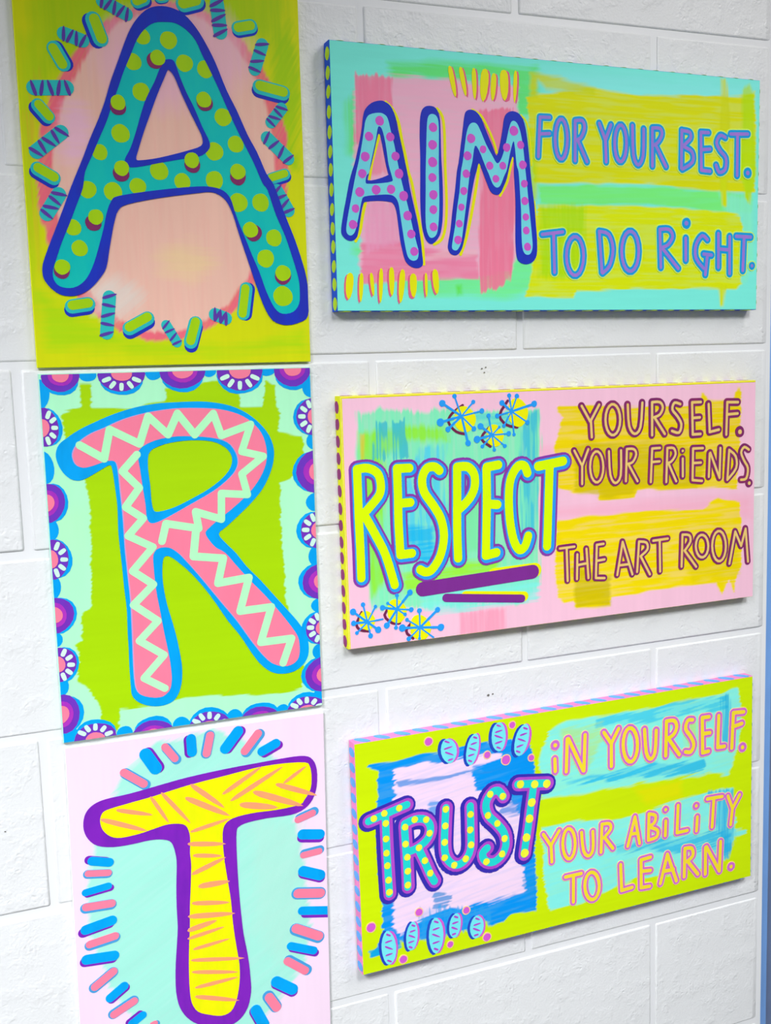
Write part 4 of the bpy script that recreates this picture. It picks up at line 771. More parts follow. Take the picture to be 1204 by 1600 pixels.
[4,25,-1,"sky",4,0,[["s",[-1059,2491,-1103,2734],21,0,0],["s",[-1059,2491,-1217,2609],31,0,0],["s",[-1059,2491,-1268,2449],31,0,0],["s",[-1059,2491,-1196,2357],21,0,0],["s",[-1059,2491,-1031,2305],21,0,0],["s",[-1059,2491,-881,2345],21,0,0],["s",[-1059,2491,-824,2498],21,0,0],["s",[-1059,2491,-958,2584],21,0,0],["c",[-1103,2734],28,28,0],["c",[-1217,2609],40,40,0],["c",[-1268,2449],45,45,0],["c",[-1196,2357],25,25,0],["c",[-1031,2305],23,23,0],["c",[-881,2345],26,26,0],["c",[-824,2498],33,33,0],["c",[-958,2584],20,20,0]],"blue starburst with round tips"],
[4,26,601,"yellow",3,0,[["p",[-893,2478,-918,2406,-967,2355,-1024,2345,-1088,2374,-1128,2424,-1135,2490,-1125,2563,-1083,2614,-1019,2623,-963,2596,-916,2545],1]],0],
[4,27,601,"maroon",2.5,0,[["s",[-1092,2591,-1210,2458,-1084,2349],34,1,0]],0],
[4,25,-1,"sky",4,0,[["s",[-2804,308,-2853,530],20,0,0],["s",[-2804,308,-2693,488],20,0,0],["s",[-2804,308,-2984,455],30,0,0],["s",[-2804,308,-2981,313],30,0,0],["s",[-2804,308,-2944,190],20,0,0],["s",[-2804,308,-2768,132],20,0,0],["s",[-2804,308,-2666,196],31,0,0],["s",[-2804,308,-2601,322],20,0,0],["c",[-2853,530],29,29,0],["c",[-2693,488],22,22,0],["c",[-2984,455],41,41,0],["c",[-2981,313],34,34,0],["c",[-2944,190],24,24,0],["c",[-2768,132],32,32,0],["c",[-2666,196],42,42,0],["c",[-2601,322],10,10,0]],"blue starburst with round tips"],
[4,26,604,"yellow",3,0,[["p",[-2700,315,-2723,255,-2766,214,-2815,210,-2869,238,-2902,283,-2908,340,-2898,401,-2862,442,-2807,446,-2758,419,-2719,373],1]],0],
[4,27,604,"maroon",2.5,0,[["s",[-2874,438,-2945,297,-2894,219,-2783,194],33,1,0]],0],
[4,25,-1,"sky",4,0,[["s",[-2411,424,-2406,596],20,0,0],["s",[-2411,424,-2232,615],31,0,0],["s",[-2411,424,-2221,397],21,0,0],["s",[-2411,424,-2307,347],21,0,0],["s",[-2411,424,-2431,193],21,0,0],["s",[-2411,424,-2551,237],31,0,0],["s",[-2411,424,-2599,463],30,0,0],["s",[-2411,424,-2530,510],20,0,0],["c",[-2406,596],25,25,0],["c",[-2232,615],37,37,0],["c",[-2221,397],32,32,0],["c",[-2307,347],25,25,0],["c",[-2431,193],25,25,0],["c",[-2551,237],39,39,0],["c",[-2599,463],34,34,0],["c",[-2530,510],20,20,0]],"blue starburst with round tips"],
[4,26,607,"yellow",3,0,[["p",[-2282,385,-2309,310,-2362,258,-2422,252,-2488,287,-2528,343,-2535,415,-2524,491,-2480,543,-2412,549,-2354,516,-2305,458],1]],0],
[4,27,607,"maroon",2.5,0,[["s",[-2446,519,-2577,372,-2480,259,-2379,245],33,1,0]],0],
[4,25,-1,"sky",4,0,[["s",[-2111,159,-2111,372],21,0,0],["s",[-2111,159,-1864,356],32,0,0],["s",[-2111,159,-1825,128],32,0,0],["s",[-2111,159,-1933,14],21,0,0],["s",[-2111,159,-2121,21],21,0,0],["s",[-2111,159,-2265,34],21,0,0],["s",[-2111,159,-2347,180],31,0,0],["s",[-2111,159,-2281,276],21,0,0],["c",[-2111,372],32,32,0],["c",[-1864,356],35,35,0],["c",[-1825,128],46,46,0],["c",[-1933,14],13,13,0],["c",[-2121,21],20,20,0],["c",[-2265,34],30,30,0],["c",[-2347,180],47,47,0],["c",[-2281,276],25,25,0]],"blue starburst with round tips"],
[4,26,610,"yellow",3,0,[["p",[-1955,139,-1985,58,-2043,3,-2111,-2,-2185,36,-2231,97,-2239,174,-2226,257,-2177,313,-2102,318,-2036,281,-1981,219],1]],0],
[4,27,610,"maroon",2.5,0,[["s",[-2133,300,-2297,145,-2206,32],34,1,0]],0],
[4,0,-1,"plum",4,0,[["s",[241,2802,369,2597],99,0,0],["s",[505,2809,381,2614],99,0,0],["s",[378,2614,391,2394],99,0,0]],"maroon letter Y"],
[4,20,613,"tan",5,0,[["s",[244,2800,372,2594],34,0,0],["s",[508,2807,383,2611],34,0,0],["s",[381,2611,394,2391],34,0,0]],0],
[4,0,-1,"plum",4,0,[["s",[827,2601,820,2532,800,2471,770,2427,732,2405,693,2407,656,2433,626,2480,606,2542,600,2611,607,2680,627,2740,657,2784,694,2806,733,2805,770,2779,801,2733,820,2671],100,0,1]],"maroon letter O"],
[4,20,615,"tan",5,0,[["s",[830,2598,823,2529,803,2469,773,2425,735,2402,696,2404,659,2430,629,2477,609,2539,603,2609,610,2678,629,2737,660,2781,697,2804,736,2802,773,2777,804,2730,823,2668],34,0,1]],0],
[4,0,-1,"plum",4,0,[["s",[945,2792,966,2510,1052,2404,1144,2489,1174,2808],102,1,0]],"maroon letter U"],
[4,20,617,"tan",5,0,[["s",[948,2789,970,2508,1055,2401,1147,2486,1177,2806],35,1,0]],0],
[4,0,-1,"plum",4,0,[["s",[1328,2810,1329,2372],103,0,0],["s",[1328,2810,1452,2805,1499,2731,1453,2643,1360,2608],103,1,0],["s",[1375,2594,1532,2380],104,0,0]],"maroon letter R"],
[4,20,619,"tan",5,0,[["s",[1331,2807,1332,2369],35,0,0],["s",[1331,2807,1455,2803,1502,2729,1456,2640,1363,2605],35,1,0],["s",[1378,2592,1535,2377],36,0,0]],0],
[4,0,-1,"plum",4,0,[["s",[1782,2767,1687,2788,1653,2699,1736,2604,1800,2497,1763,2386,1649,2413],105,1,0]],"maroon letter S"],
[4,20,621,"tan",5,0,[["s",[1785,2764,1690,2786,1656,2696,1739,2602,1803,2494,1766,2383,1652,2410],36,1,0]],0],
[4,0,-1,"plum",4,0,[["s",[1973,2777,1987,2357],106,0,0],["s",[1973,2783,2118,2782],106,0,0],["s",[1991,2572,2104,2575],106,0,0],["s",[1987,2349,2116,2350],107,0,0]],"maroon letter E"],
[4,20,623,"tan",5,0,[["s",[1977,2775,1990,2354],36,0,0],["s",[1977,2780,2121,2779],36,0,0],["s",[1995,2569,2107,2572],36,0,0],["s",[1990,2346,2119,2347],37,0,0]],0],
[4,0,-1,"plum",4,0,[["s",[2248,2748,2269,2369],107,0,0],["s",[2269,2369,2422,2393],108,0,0]],"maroon letter L"],
[4,20,625,"tan",5,0,[["s",[2251,2745,2272,2366],37,0,0],["s",[2272,2366,2426,2391],37,0,0]],0],
[4,0,-1,"plum",4,0,[["s",[2559,2754,2549,2320],108,0,0],["s",[2559,2762,2742,2755],109,0,0],["s",[2562,2595,2738,2600],109,0,0]],"maroon letter F"],
[4,20,627,"tan",5,0,[["s",[2563,2752,2552,2317],37,0,0],["s",[2563,2760,2745,2753],37,0,0],["s",[2565,2592,2741,2598],37,0,0]],0],
[4,21,-1,"plum",4,0,[["c",[2782,2346],78,78,0]],0],
[4,20,629,"tan",5,0,[["c",[2785,2343],33,33,0]],0],
[4,0,-1,"plum",4,0,[["s",[126,2232,242,2028],91,0,0],["s",[337,2240,242,2028],91,0,0],["s",[242,2028,240,1793],91,0,0]],"maroon letter Y"],
[4,20,631,"tan",5,0,[["s",[129,2229,245,2026],31,0,0],["s",[340,2238,245,2026],31,0,0],["s",[245,2026,243,1790],31,0,0]],0],
[4,0,-1,"plum",4,0,[["s",[564,1996,558,1926,540,1866,513,1822,480,1800,444,1802,412,1829,385,1876,368,1938,362,2008,369,2077,386,2137,413,2181,446,2203,482,2201,514,2175,541,2128,558,2066],91,0,1]],"maroon letter O"],
[4,20,633,"tan",5,0,[["s",[567,1993,561,1923,543,1863,516,1819,483,1797,447,1799,415,1826,388,1873,371,1936,365,2006,372,2075,389,2135,416,2178,449,2201,484,2199,517,2173,544,2126,561,2063],31,0,1]],0],
[4,0,-1,"plum",4,0,[["s",[652,2195,672,1886,747,1771,832,1863,839,2197],93,1,0]],"maroon letter U"],
[4,20,635,"tan",5,0,[["s",[655,2192,675,1884,750,1768,835,1860,842,2194],32,1,0]],0],
[4,0,-1,"plum",4,0,[["s",[930,2210,914,1785],94,0,0],["s",[930,2210,1037,2204,1076,2132,1021,2032,930,2012],94,1,0],["s",[960,1997,1098,1773],94,0,0]],"maroon letter R"],
[4,20,637,"tan",5,0,[["s",[933,2207,917,1782],32,0,0],["s",[933,2207,1040,2201,1080,2129,1024,2029,933,2009],32,1,0],["s",[963,1994,1101,1770],32,0,0]],0],
[4,0,-1,"plum",4,0,[["s",[1330,2190,1309,1748],95,0,0],["s",[1330,2195,1455,2196],95,0,0],["s",[1324,2013,1449,2016],95,0,0]],"maroon letter F"],
[4,20,639,"tan",5,0,[["s",[1333,2187,1312,1745],33,0,0],["s",[1333,2192,1458,2193],33,0,0],["s",[1327,2011,1452,2013],33,0,0]],0],
[4,0,-1,"plum",4,0,[["s",[1574,2187,1557,1731],96,0,0],["s",[1574,2187,1675,2181,1707,2095,1645,2007,1575,1985],96,1,0],["s",[1597,1971,1719,1731],97,0,0]],"maroon letter R"],
[4,20,641,"tan",5,0,[["s",[1577,2184,1561,1728],33,0,0],["s",[1577,2184,1678,2178,1711,2093,1648,2004,1578,1982],33,1,0],["s",[1600,1968,1723,1728],33,0,0]],0],
[4,0,-1,"plum",4,0,[["c",[1825,2136],44,44,0],["s",[1826,2030,1828,1790],97,0,0]],"maroon letter i"],
[4,20,643,"tan",5,0,[["c",[1828,2133],18,18,0],["s",[1829,2028,1831,1787],33,0,0]],0],
[4,0,-1,"plum",4,0,[["s",[1995,2153,1989,1734],98,0,0],["s",[1995,2158,2157,2154],98,0,0],["s",[1990,1960,2126,1959],98,0,0],["s",[1989,1728,2145,1707],98,0,0]],"maroon letter E"],
[4,20,645,"tan",5,0,[["s",[1998,2150,1992,1731],34,0,0],["s",[1998,2155,2160,2152],34,0,0],["s",[1994,1957,2130,1956],34,0,0],["s",[1992,1725,2149,1704],34,0,0]],0],
[4,0,-1,"plum",4,0,[["s",[2272,2076,2259,1756],99,0,0],["s",[2282,2084,2441,1730],100,0,0],["s",[2452,2141,2441,1730],100,0,0]],"maroon letter N"],
[4,20,647,"tan",5,0,[["s",[2275,2073,2263,1753],34,0,0],["s",[2285,2081,2444,1727],34,0,0],["s",[2455,2138,2444,1727],34,0,0]],0],
[4,0,-1,"plum",4,0,[["s",[2602,2106,2574,1694],100,0,0],["s",[2602,2106,2714,2010,2723,1847,2574,1694],100,1,0]],"maroon letter D"],
[4,20,649,"tan",5,0,[["s",[2605,2103,2578,1691],34,0,0],["s",[2605,2103,2717,2007,2726,1844,2578,1691],35,1,0]],0],
[4,0,-1,"plum",4,0,[["s",[2938,2092,2860,2132,2807,2059,2856,1948,2926,1835,2901,1694,2810,1679],101,1,0]],"maroon letter S"],
[4,20,651,"tan",5,0,[["s",[2941,2089,2863,2129,2810,2056,2859,1945,2929,1832,2904,1691,2813,1676],35,1,0]],0],
[4,21,-1,"plum",4,0,[["c",[2953,1622],61,61,0]],0],
[4,20,653,"tan",5,0,[["c",[2957,1619],26,26,0]],0],
[4,0,-1,"plum",4,0,[["s",[-104,972,116,978],89,0,0],["s",[-2,968,9,534],89,0,0]],"maroon letter T"],
[4,20,655,"tan",5,0,[["s",[-101,970,119,975],31,0,0],["s",[1,965,12,531],32,0,0]],0],
[4,0,-1,"plum",4,0,[["s",[159,871,151,545],89,0,0],["s",[299,932,327,540],90,0,0],["s",[158,729,307,740],90,0,0]],"maroon letter H"],
[4,20,657,"tan",5,0,[["s",[162,868,154,542],32,0,0],["s",[302,930,329,537],32,0,0],["s",[161,726,310,737],32,0,0]],0],
[4,0,-1,"plum",4,0,[["s",[458,972,441,536],90,0,0],["s",[458,972,563,976],90,0,0],["s",[451,757,577,766],91,0,0],["s",[440,528,576,514],91,0,0]],"maroon letter E"],
[4,20,659,"tan",5,0,[["s",[461,969,444,533],32,0,0],["s",[461,969,566,973],32,0,0],["s",[454,754,580,763],32,0,0],["s",[443,525,579,511],32,0,0]],0],
[4,0,-1,"plum",4,0,[["s",[775,536,861,975],91,0,0],["s",[861,975,1015,522],93,0,0],["s",[821,663,960,665],92,0,0]],"maroon letter A"],
[4,20,661,"tan",5,0,[["s",[778,533,864,972],32,0,0],["s",[864,972,1018,519],33,0,0],["s",[824,660,963,662],33,0,0]],0],
[4,0,-1,"plum",4,0,[["s",[1121,957,1090,548],93,0,0],["s",[1121,957,1239,933,1255,838,1146,756],93,1,0],["s",[1146,756,1297,493],94,0,0]],"maroon letter R"],
[4,20,663,"tan",5,0,[["s",[1124,954,1093,545],33,0,0],["s",[1124,954,1242,930,1258,835,1149,753],33,1,0],["s",[1149,753,1300,490],33,0,0]],0],
[4,0,-1,"plum",4,0,[["s",[1349,949,1587,957],94,0,0],["s",[1453,940,1461,516],94,0,0]],"maroon letter T"],
[4,20,665,"tan",5,0,[["s",[1352,946,1590,954],33,0,0],["s",[1457,937,1465,513],33,0,0]],0],
[4,0,-1,"plum",4,0,[["s",[1827,987,1814,548],96,0,0],["s",[1827,990,1941,972,1958,881,1877,780],96,1,0],["s",[1861,768,2059,524],97,0,0]],"maroon letter R"],
[4,20,667,"tan",5,0,[["s",[1830,984,1818,545],34,0,0],["s",[1830,987,1944,969,1961,878,1881,777],34,1,0],["s",[1865,765,2062,521],34,0,0]],0],
[4,0,-1,"plum",4,0,[["s",[2260,794,2255,740,2237,694,2209,661,2175,646,2138,649,2104,671,2075,709,2057,759,2050,813,2056,866,2073,912,2101,945,2135,960,2171,957,2206,935,2235,898,2253,848],96,0,1]],"maroon letter O"],
[4,20,669,"tan",5,0,[["s",[2264,791,2258,737,2240,691,2212,658,2178,643,2141,646,2107,668,2079,706,2060,756,2053,810,2059,863,2077,909,2104,942,2138,957,2175,954,2209,932,2238,895,2257,845],34,0,1]],0],
[4,0,-1,"plum",4,0,[["s",[2561,766,2555,693,2535,630,2505,585,2467,564,2426,568,2387,597,2356,648,2335,714,2327,788,2333,860,2352,922,2383,967,2420,989,2461,986,2500,957,2531,906,2553,840],97,0,1]],"maroon letter O"],
[4,20,671,"tan",5,0,[["s",[2564,763,2558,690,2539,627,2508,582,2470,561,2429,565,2391,594,2359,645,2338,711,2330,785,2336,857,2356,919,2386,964,2424,986,2464,983,2503,954,2535,903,2556,837],34,0,1]],0],
[4,0,-1,"plum",4,0,[["s",[2625,512,2720,958],98,0,0],["s",[2720,958,2825,747],99,0,0],["s",[2825,747,2899,984],99,0,0],["s",[2899,984,2949,513],100,0,0]],"maroon letter M"],
[4,20,673,"tan",5,0,[["s",[2629,509,2723,955],35,0,0],["s",[2723,955,2829,744],35,0,0],["s",[2829,744,2903,981],35,0,0],["s",[2903,981,2952,510],35,0,0]],0],
[5,0,-1,"indigo",3,0,[["s",[-2906,1998,-2386,2116],258,0,0],["s",[-2680,2009,-2678,1655,-2672,1323,-2663,991],259,1,0]],"large letter T of the word TRUST"],
[5,9,675,"orchid_d",4,0,[["s",[-2893,2003,-2373,2121],176,0,0],["s",[-2667,2014,-2665,1660,-2659,1327,-2650,996],176,1,0]],0],
[5,1,675,"turq",5,0,[["s",[-2900,2005,-2380,2123],98,0,0],["s",[-2675,2016,-2673,1662,-2667,1329,-2658,998],99,1,0]],0],
[5,2,675,"yellow_b",7,0,[["c",[-2830,2028],43,43,0]],0],
[5,2,675,"yellow_b",7,0,[["c",[-2688,2068],43,43,0]],0],
[5,2,675,"yellow_b",7,0,[["c",[-2485,2100],43,43,0]],0],
[5,2,675,"yellow_b",7,0,[["c",[-2673,1935],43,43,0]],0],
[5,2,675,"yellow_b",7,0,[["c",[-2675,1731],43,43,0]],0],
[5,2,675,"yellow_b",7,0,[["c",[-2678,1543],43,43,0]],0],
[5,2,675,"yellow_b",7,0,[["c",[-2672,1376],44,44,0]],0],
[5,2,675,"yellow_b",7,0,[["c",[-2663,1182],44,44,0]],0],
[5,2,675,"yellow_b",7,0,[["c",[-2657,1021],44,44,0]],0],
[5,0,-1,"indigo",3,0,[["s",[-2428,1846,-2420,1602,-2412,1344,-2410,1027],262,1,0],["s",[-2422,1870,-2276,1905,-2138,1873,-2070,1762,-2110,1615,-2252,1521,-2385,1492],263,1,0],["s",[-2252,1521,-2167,1317,-2093,1132,-2038,1023],266,1,0]],"large letter R of the word TRUST"],
[5,9,687,"orchid_d",4,0,[["s",[-2415,1851,-2407,1607,-2399,1349,-2396,1032],178,1,0],["s",[-2409,1875,-2263,1910,-2124,1878,-2056,1767,-2096,1620,-2239,1526,-2372,1497],179,1,0],["s",[-2239,1526,-2153,1322,-2080,1137,-2024,1028],181,1,0]],0],
[5,1,687,"turq",5,0,[["s",[-2423,1852,-2415,1609,-2407,1350,-2404,1034],100,1,0],["s",[-2417,1877,-2271,1911,-2132,1879,-2064,1768,-2104,1622,-2246,1528,-2380,1499],100,1,0],["s",[-2246,1528,-2161,1324,-2088,1139,-2032,1030],102,1,0]],0],
[5,2,687,"yellow_b",7,0,[["c",[-2413,1833],44,44,0]],0],
[5,2,687,"yellow_b",7,0,[["c",[-2415,1609],44,44,0]],0],
[5,2,687,"yellow_b",7,0,[["c",[-2396,1430],44,44,0]],0],
[5,2,687,"yellow_b",7,0,[["c",[-2395,1245],44,44,0]],0],
[5,2,687,"yellow_b",7,0,[["c",[-2403,1060],44,44,0]],0],
[5,2,687,"yellow_b",7,0,[["c",[-2279,1908],44,44,0]],0],
[5,2,687,"yellow_b",7,0,[["c",[-2121,1877],44,44,0]],0],
[5,2,687,"yellow_b",7,0,[["c",[-2081,1687],44,44,0]],0],
[5,2,687,"yellow_b",7,0,[["c",[-2233,1525],44,44,0]],0],
[5,2,687,"yellow_b",7,0,[["c",[-2155,1335],45,45,0]],0],
[5,2,687,"yellow_b",7,0,[["c",[-2087,1152],45,45,0]],0],
[5,0,-1,"indigo",3,0,[["s",[-1848,1970,-1871,1696,-1881,1413,-1832,1259,-1725,1176,-1600,1209,-1513,1349,-1502,1623,-1501,1930],270,1,0]],"large letter U of the word TRUST"],
[5,9,701,"orchid_d",4,0,[["s",[-1834,1975,-1857,1701,-1867,1418,-1818,1264,-1711,1180,-1586,1214,-1499,1354,-1488,1628,-1487,1935],184,1,0]],0],
[5,1,701,"turq",5,0,[["s",[-1842,1977,-1865,1703,-1875,1419,-1826,1265,-1719,1182,-1594,1216,-1507,1356,-1496,1629,-1495,1936],103,1,0]],0],
[5,2,701,"yellow_b",7,0,[["c",[-1843,1962],45,45,0]],0],
[5,2,701,"yellow_b",7,0,[["c",[-1856,1740],45,45,0]],0],
[5,2,701,"yellow_b",7,0,[["c",[-1871,1523],45,45,0]],0],
[5,2,701,"yellow_b",7,0,[["c",[-1879,1316],45,45,0]],0],
[5,2,701,"yellow_b",7,0,[["c",[-1747,1188],45,45,0]],0],
[5,2,701,"yellow_b",7,0,[["c",[-1580,1239],46,46,0]],0],
[5,2,701,"yellow_b",7,0,[["c",[-1497,1412],46,46,0]],0],
[5,2,701,"yellow_b",7,0,[["c",[-1505,1618],46,46,0]],0],
[5,2,701,"yellow_b",7,0,[["c",[-1493,1824],45,45,0]],0],
[5,0,-1,"indigo",3,0,[["s",[-1021,1970,-1089,2061,-1187,2053,-1275,1918,-1243,1755,-1128,1627,-1019,1473,-995,1308,-1055,1174,-1184,1102,-1304,1146,-1340,1252,-1272,1312],276,1,0]],"large letter S of the word TRUST"],
[5,9,713,"orchid_d",4,0,[["s",[-1007,1975,-1075,2066,-1173,2058,-1261,1923,-1229,1760,-1114,1632,-1005,1478,-980,1313,-1040,1179,-1170,1107,-1290,1151,-1326,1257,-1257,1317],188,1,0]],0],
[5,1,713,"turq",5,0,[["s",[-1015,1976,-1083,2068,-1182,2060,-1269,1925,-1237,1762,-1123,1634,-1013,1480,-989,1315,-1049,1180,-1178,1109,-1298,1153,-1335,1259,-1266,1319],105,1,0]],0],
[5,2,713,"yellow_b",7,0,[["c",[-1204,2043],46,46,0]],0],
[5,2,713,"yellow_b",7,0,[["c",[-1021,1983],46,46,0]],0],
[5,2,713,"yellow_b",7,0,[["c",[-1245,1763],46,46,0]],0],
[5,2,713,"yellow_b",7,0,[["c",[-1109,1626],46,46,0]],0],
[5,2,713,"yellow_b",7,0,[["c",[-1007,1399],47,47,0]],0],
[5,2,713,"yellow_b",7,0,[["c",[-1049,1194],47,47,0]],0],
[5,2,713,"yellow_b",7,0,[["c",[-1282,1136],46,46,0]],0],
[5,0,-1,"indigo",3,0,[["s",[-800,2097,-360,2033],281,0,0],["s",[-563,2035,-612,1766,-661,1455,-703,1248,-726,1118],281,1,0]],"large letter T of the word TRUST"],
[5,9,723,"orchid_d",4,0,[["s",[-786,2102,-346,2038],191,0,0],["s",[-549,2041,-597,1771,-647,1460,-688,1253,-711,1123],191,1,0]],0],
[5,1,723,"turq",5,0,[["s",[-794,2104,-354,2040],107,0,0],["s",[-558,2042,-606,1772,-655,1461,-697,1255,-720,1125],107,1,0]],0],
[5,2,723,"yellow_b",7,0,[["c",[-757,2097],55,55,0]],0],
[5,2,723,"yellow_b",7,0,[["c",[-543,2058],55,55,0]],0],
[5,2,723,"yellow_b",7,0,[["c",[-360,2033],56,56,0]],0],
[5,2,723,"yellow_b",7,0,[["c",[-591,1817],58,58,0]],0],
[5,2,723,"yellow_b",7,0,[["c",[-630,1598],58,58,0]],0],
[5,2,723,"yellow_b",7,0,[["c",[-681,1346],58,58,0]],0],
[5,2,723,"yellow_b",7,0,[["c",[-711,1136],59,59,0]],0],
[5,28,-1,"aqua_l",3,0,[["c",[-1776,2726],108,166,0.2]],0],
[5,29,733,"indigo_b",1,0,[["c",[-1817,2725],108,172,0.2]],0],
[5,30,733,"orchid",2,0,[["c",[-1744,2726],108,166,0.2]],0],
[5,31,733,"orchid_d",4,0,[["t",[-1836,2865,-1758,2826],25]],0],
[5,31,733,"orchid_d",4,0,[["t",[-1847,2756,-1720,2776],25]],0],
[5,31,733,"orchid_d",4,0,[["t",[-1832,2718,-1707,2655],25]],0],
[5,31,733,"orchid_d",4,0,[["t",[-1795,2600,-1716,2612],25]],0],
[5,28,-1,"aqua_l",3,0,[["c",[-1440,2690],88,208,-0.22]],0],
[5,29,740,"indigo_b",1,0,[["c",[-1473,2688],88,216,-0.22]],0],
[5,30,740,"orchid",2,0,[["c",[-1414,2691],88,208,-0.22]],0],
[5,31,740,"orchid_d",4,0,[["t",[-1427,2852,-1370,2824],25]],0],
[5,31,740,"orchid_d",4,0,[["t",[-1467,2756,-1371,2772],25]],0],
[5,31,740,"orchid_d",4,0,[["t",[-1493,2717,-1386,2663],25]],0],
[5,31,740,"orchid_d",4,0,[["t",[-1509,2609,-1412,2623],25]],0],
[5,31,740,"orchid_d",4,0,[["t",[-1510,2556,-1453,2527],25]],0],
[5,28,-1,"aqua_l",3,0,[["c",[-1060,2793],107,194,0]],0],
[5,29,748,"indigo_b",1,0,[["c",[-1100,2792],106,202,0]],0],
[5,30,748,"orchid",2,0,[["c",[-1028,2793],107,194,0]],0],
[5,31,748,"orchid_d",4,0,[["t",[-1091,2957,-1021,2924],25]],0],
[5,31,748,"orchid_d",4,0,[["t",[-1116,2858,-1000,2876],25]],0],
[5,31,748,"orchid_d",4,0,[["t",[-1124,2825,-995,2762],26]],0],
[5,31,748,"orchid_d",4,0,[["t",[-1120,2710,-1003,2729],26]],0],
[5,31,748,"orchid_d",4,0,[["t",[-1098,2663,-1028,2628],26]],0],
[5,28,-1,"aqua_l",3,0,[["c",[-722,2694],103,217,-0.3]],0],
[5,29,756,"indigo_b",1,0,[["c",[-761,2693],103,226,-0.3]],0],
[5,30,756,"orchid",2,0,[["c",[-691,2695],103,217,-0.3]],0],
[5,31,756,"orchid_d",4,0,[["t",[-699,2859,-632,2827],26]],0],
[5,31,756,"orchid_d",4,0,[["t",[-750,2760,-637,2778],26]],0],
[5,31,756,"orchid_d",4,0,[["t",[-785,2725,-659,2664],26]],0],
[5,31,756,"orchid_d",4,0,[["t",[-806,2611,-694,2629],26]],0],
[5,31,756,"orchid_d",4,0,[["t",[-812,2562,-745,2529],26]],0],
[5,28,-1,"aqua_l",3,0,[["c",[-2690,277],97,229,0.05]],0],
[5,29,764,"indigo_b",1,0,[["c",[-2726,278],97,238,0.05]],0],
[5,30,764,"orchid",2,0,[["c",[-2661,275],97,230,0.05]],0],
[5,31,764,"orchid_d",4,0,[["t",[-2721,471,-2660,434],25]],0],
[5,31,764,"orchid_d",4,0,[["t",[-2742,360,-2638,370],25]],0],
[5,31,764,"orchid_d",4,0,[["t",[-2747,312,-2632,242],25]],0],
[5,31,764,"orchid_d",4,0,[["t",[-2741,184,-2637,194],25]],0],
[5,31,764,"orchid_d",4,0,[["t",[-2720,119,-2658,81],25]],0],
[5,28,-1,"aqua_l",3,0,[["c",[-2368,356],82,194,-0.12]],0],
[5,29,772,"indigo_b",1,0,[["c",[-2398,356],82,202,-0.12]],0],
[5,30,772,"orchid",2,0,[["c",[-2344,355],82,194,-0.12]],0],
[5,31,772,"orchid_d",4,0,[["t",[-2370,513,-2318,482],25]],0],
[5,31,772,"orchid_d",4,0,[["t",[-2400,422,-2311,431],25]],0],
[5,31,772,"orchid_d",4,0,[["t",[-2416,385,-2319,327],25]],0],
[5,31,772,"orchid_d",4,0,[["t",[-2424,281,-2335,289],25]],0],
[5,31,772,"orchid_d",4,0,[["t",[-2418,230,-2365,198],25]],0],
[5,28,-1,"aqua_l",3,0,[["c",[-2029,287],100,244,0]],0],
[5,29,780,"indigo_b",1,0,[["c",[-2067,288],100,254,0]],0],
[5,30,780,"orchid",2,0,[["c",[-2000,285],101,244,0]],0],
[5,31,780,"orchid_d",4,0,[["t",[-2055,491,-1991,453],26]],0],
[5,31,780,"orchid_d",4,0,[["t",[-2080,374,-1972,385],26]],0],
[5,31,780,"orchid_d",4,0,[["t",[-2089,322,-1970,251],26]],0],
[5,31,780,"orchid_d",4,0,[["t",[-2087,189,-1978,199],26]],0],
[5,31,780,"orchid_d",4,0,[["t",[-2068,120,-2004,82],26]],0],
[5,28,-1,"aqua_l",3,0,[["c",[-1757,360],85,165,-0.12]],0],
[5,29,788,"indigo_b",1,0,[["c",[-1789,360],85,172,-0.12]],0],
[5,30,788,"orchid",2,0,[["c",[-1732,360],85,166,-0.12]],0],
[5,31,788,"orchid_d",4,0,[["t",[-1769,491,-1709,456],26]],0],
[5,31,788,"orchid_d",4,0,[["t",[-1800,393,-1702,403],26]],0],
[5,31,788,"orchid_d",4,0,[["t",[-1812,351,-1715,294],26]],0],
[5,31,788,"orchid_d",4,0,[["t",[-1806,244,-1745,250],26]],0],
[5,28,-1,"aqua_l",3,0,[["c",[-1442,266],98,156,-0.08]],0],
[5,29,795,"indigo_b",1,0,[["c",[-1478,266],98,162,-0.08]],0],
[5,30,795,"orchid",2,0,[["c",[-1413,264],98,157,-0.08]],0],
[5,31,795,"orchid_d",4,0,[["t",[-1464,395,-1394,354],26]],0],
[5,31,795,"orchid_d",4,0,[["t",[-1494,297,-1380,308],26]],0],
[5,31,795,"orchid_d",4,0,[["t",[-1502,262,-1390,197],26]],0],
[5,31,795,"orchid_d",4,0,[["t",[-1489,154,-1419,160],26]],0],
[5,32,-1,"orchid",3,0,[["c",[-2054,2893],51,51,0]],0],
[5,33,802,"peach_h",2,0,[["c",[-2054,2893],64,64,0]],0],
[5,32,-1,"orchid",3,0,[["c",[-858,2920],43,43,0]],0],
[5,33,804,"peach_h",2,0,[["c",[-858,2920],56,56,0]],0],
[5,32,-1,"orchid",3,0,[["c",[-1232,2578],45,45,0]],0],
[5,33,806,"peach_h",2,0,[["c",[-1232,2578],58,58,0]],0],
[5,32,-1,"orchid",3,0,[["c",[-961,2467],62,62,0]],0],
[5,33,808,"peach_h",2,0,[["c",[-961,2467],75,75,0]],0],
[5,32,-1,"orchid",3,0,[["c",[-585,2429],41,41,0]],0],
[5,33,810,"peach_h",2,0,[["c",[-585,2429],55,55,0]],0],
[5,32,-1,"orchid",3,0,[["c",[-2920,608],59,59,0]],0],
[5,33,812,"peach_h",2,0,[["c",[-2920,608],72,72,0]],0],
[5,32,-1,"orchid",3,0,[["c",[-2259,660],48,48,0]],0],
[5,33,814,"peach_h",2,0,[["c",[-2259,660],61,61,0]],0],
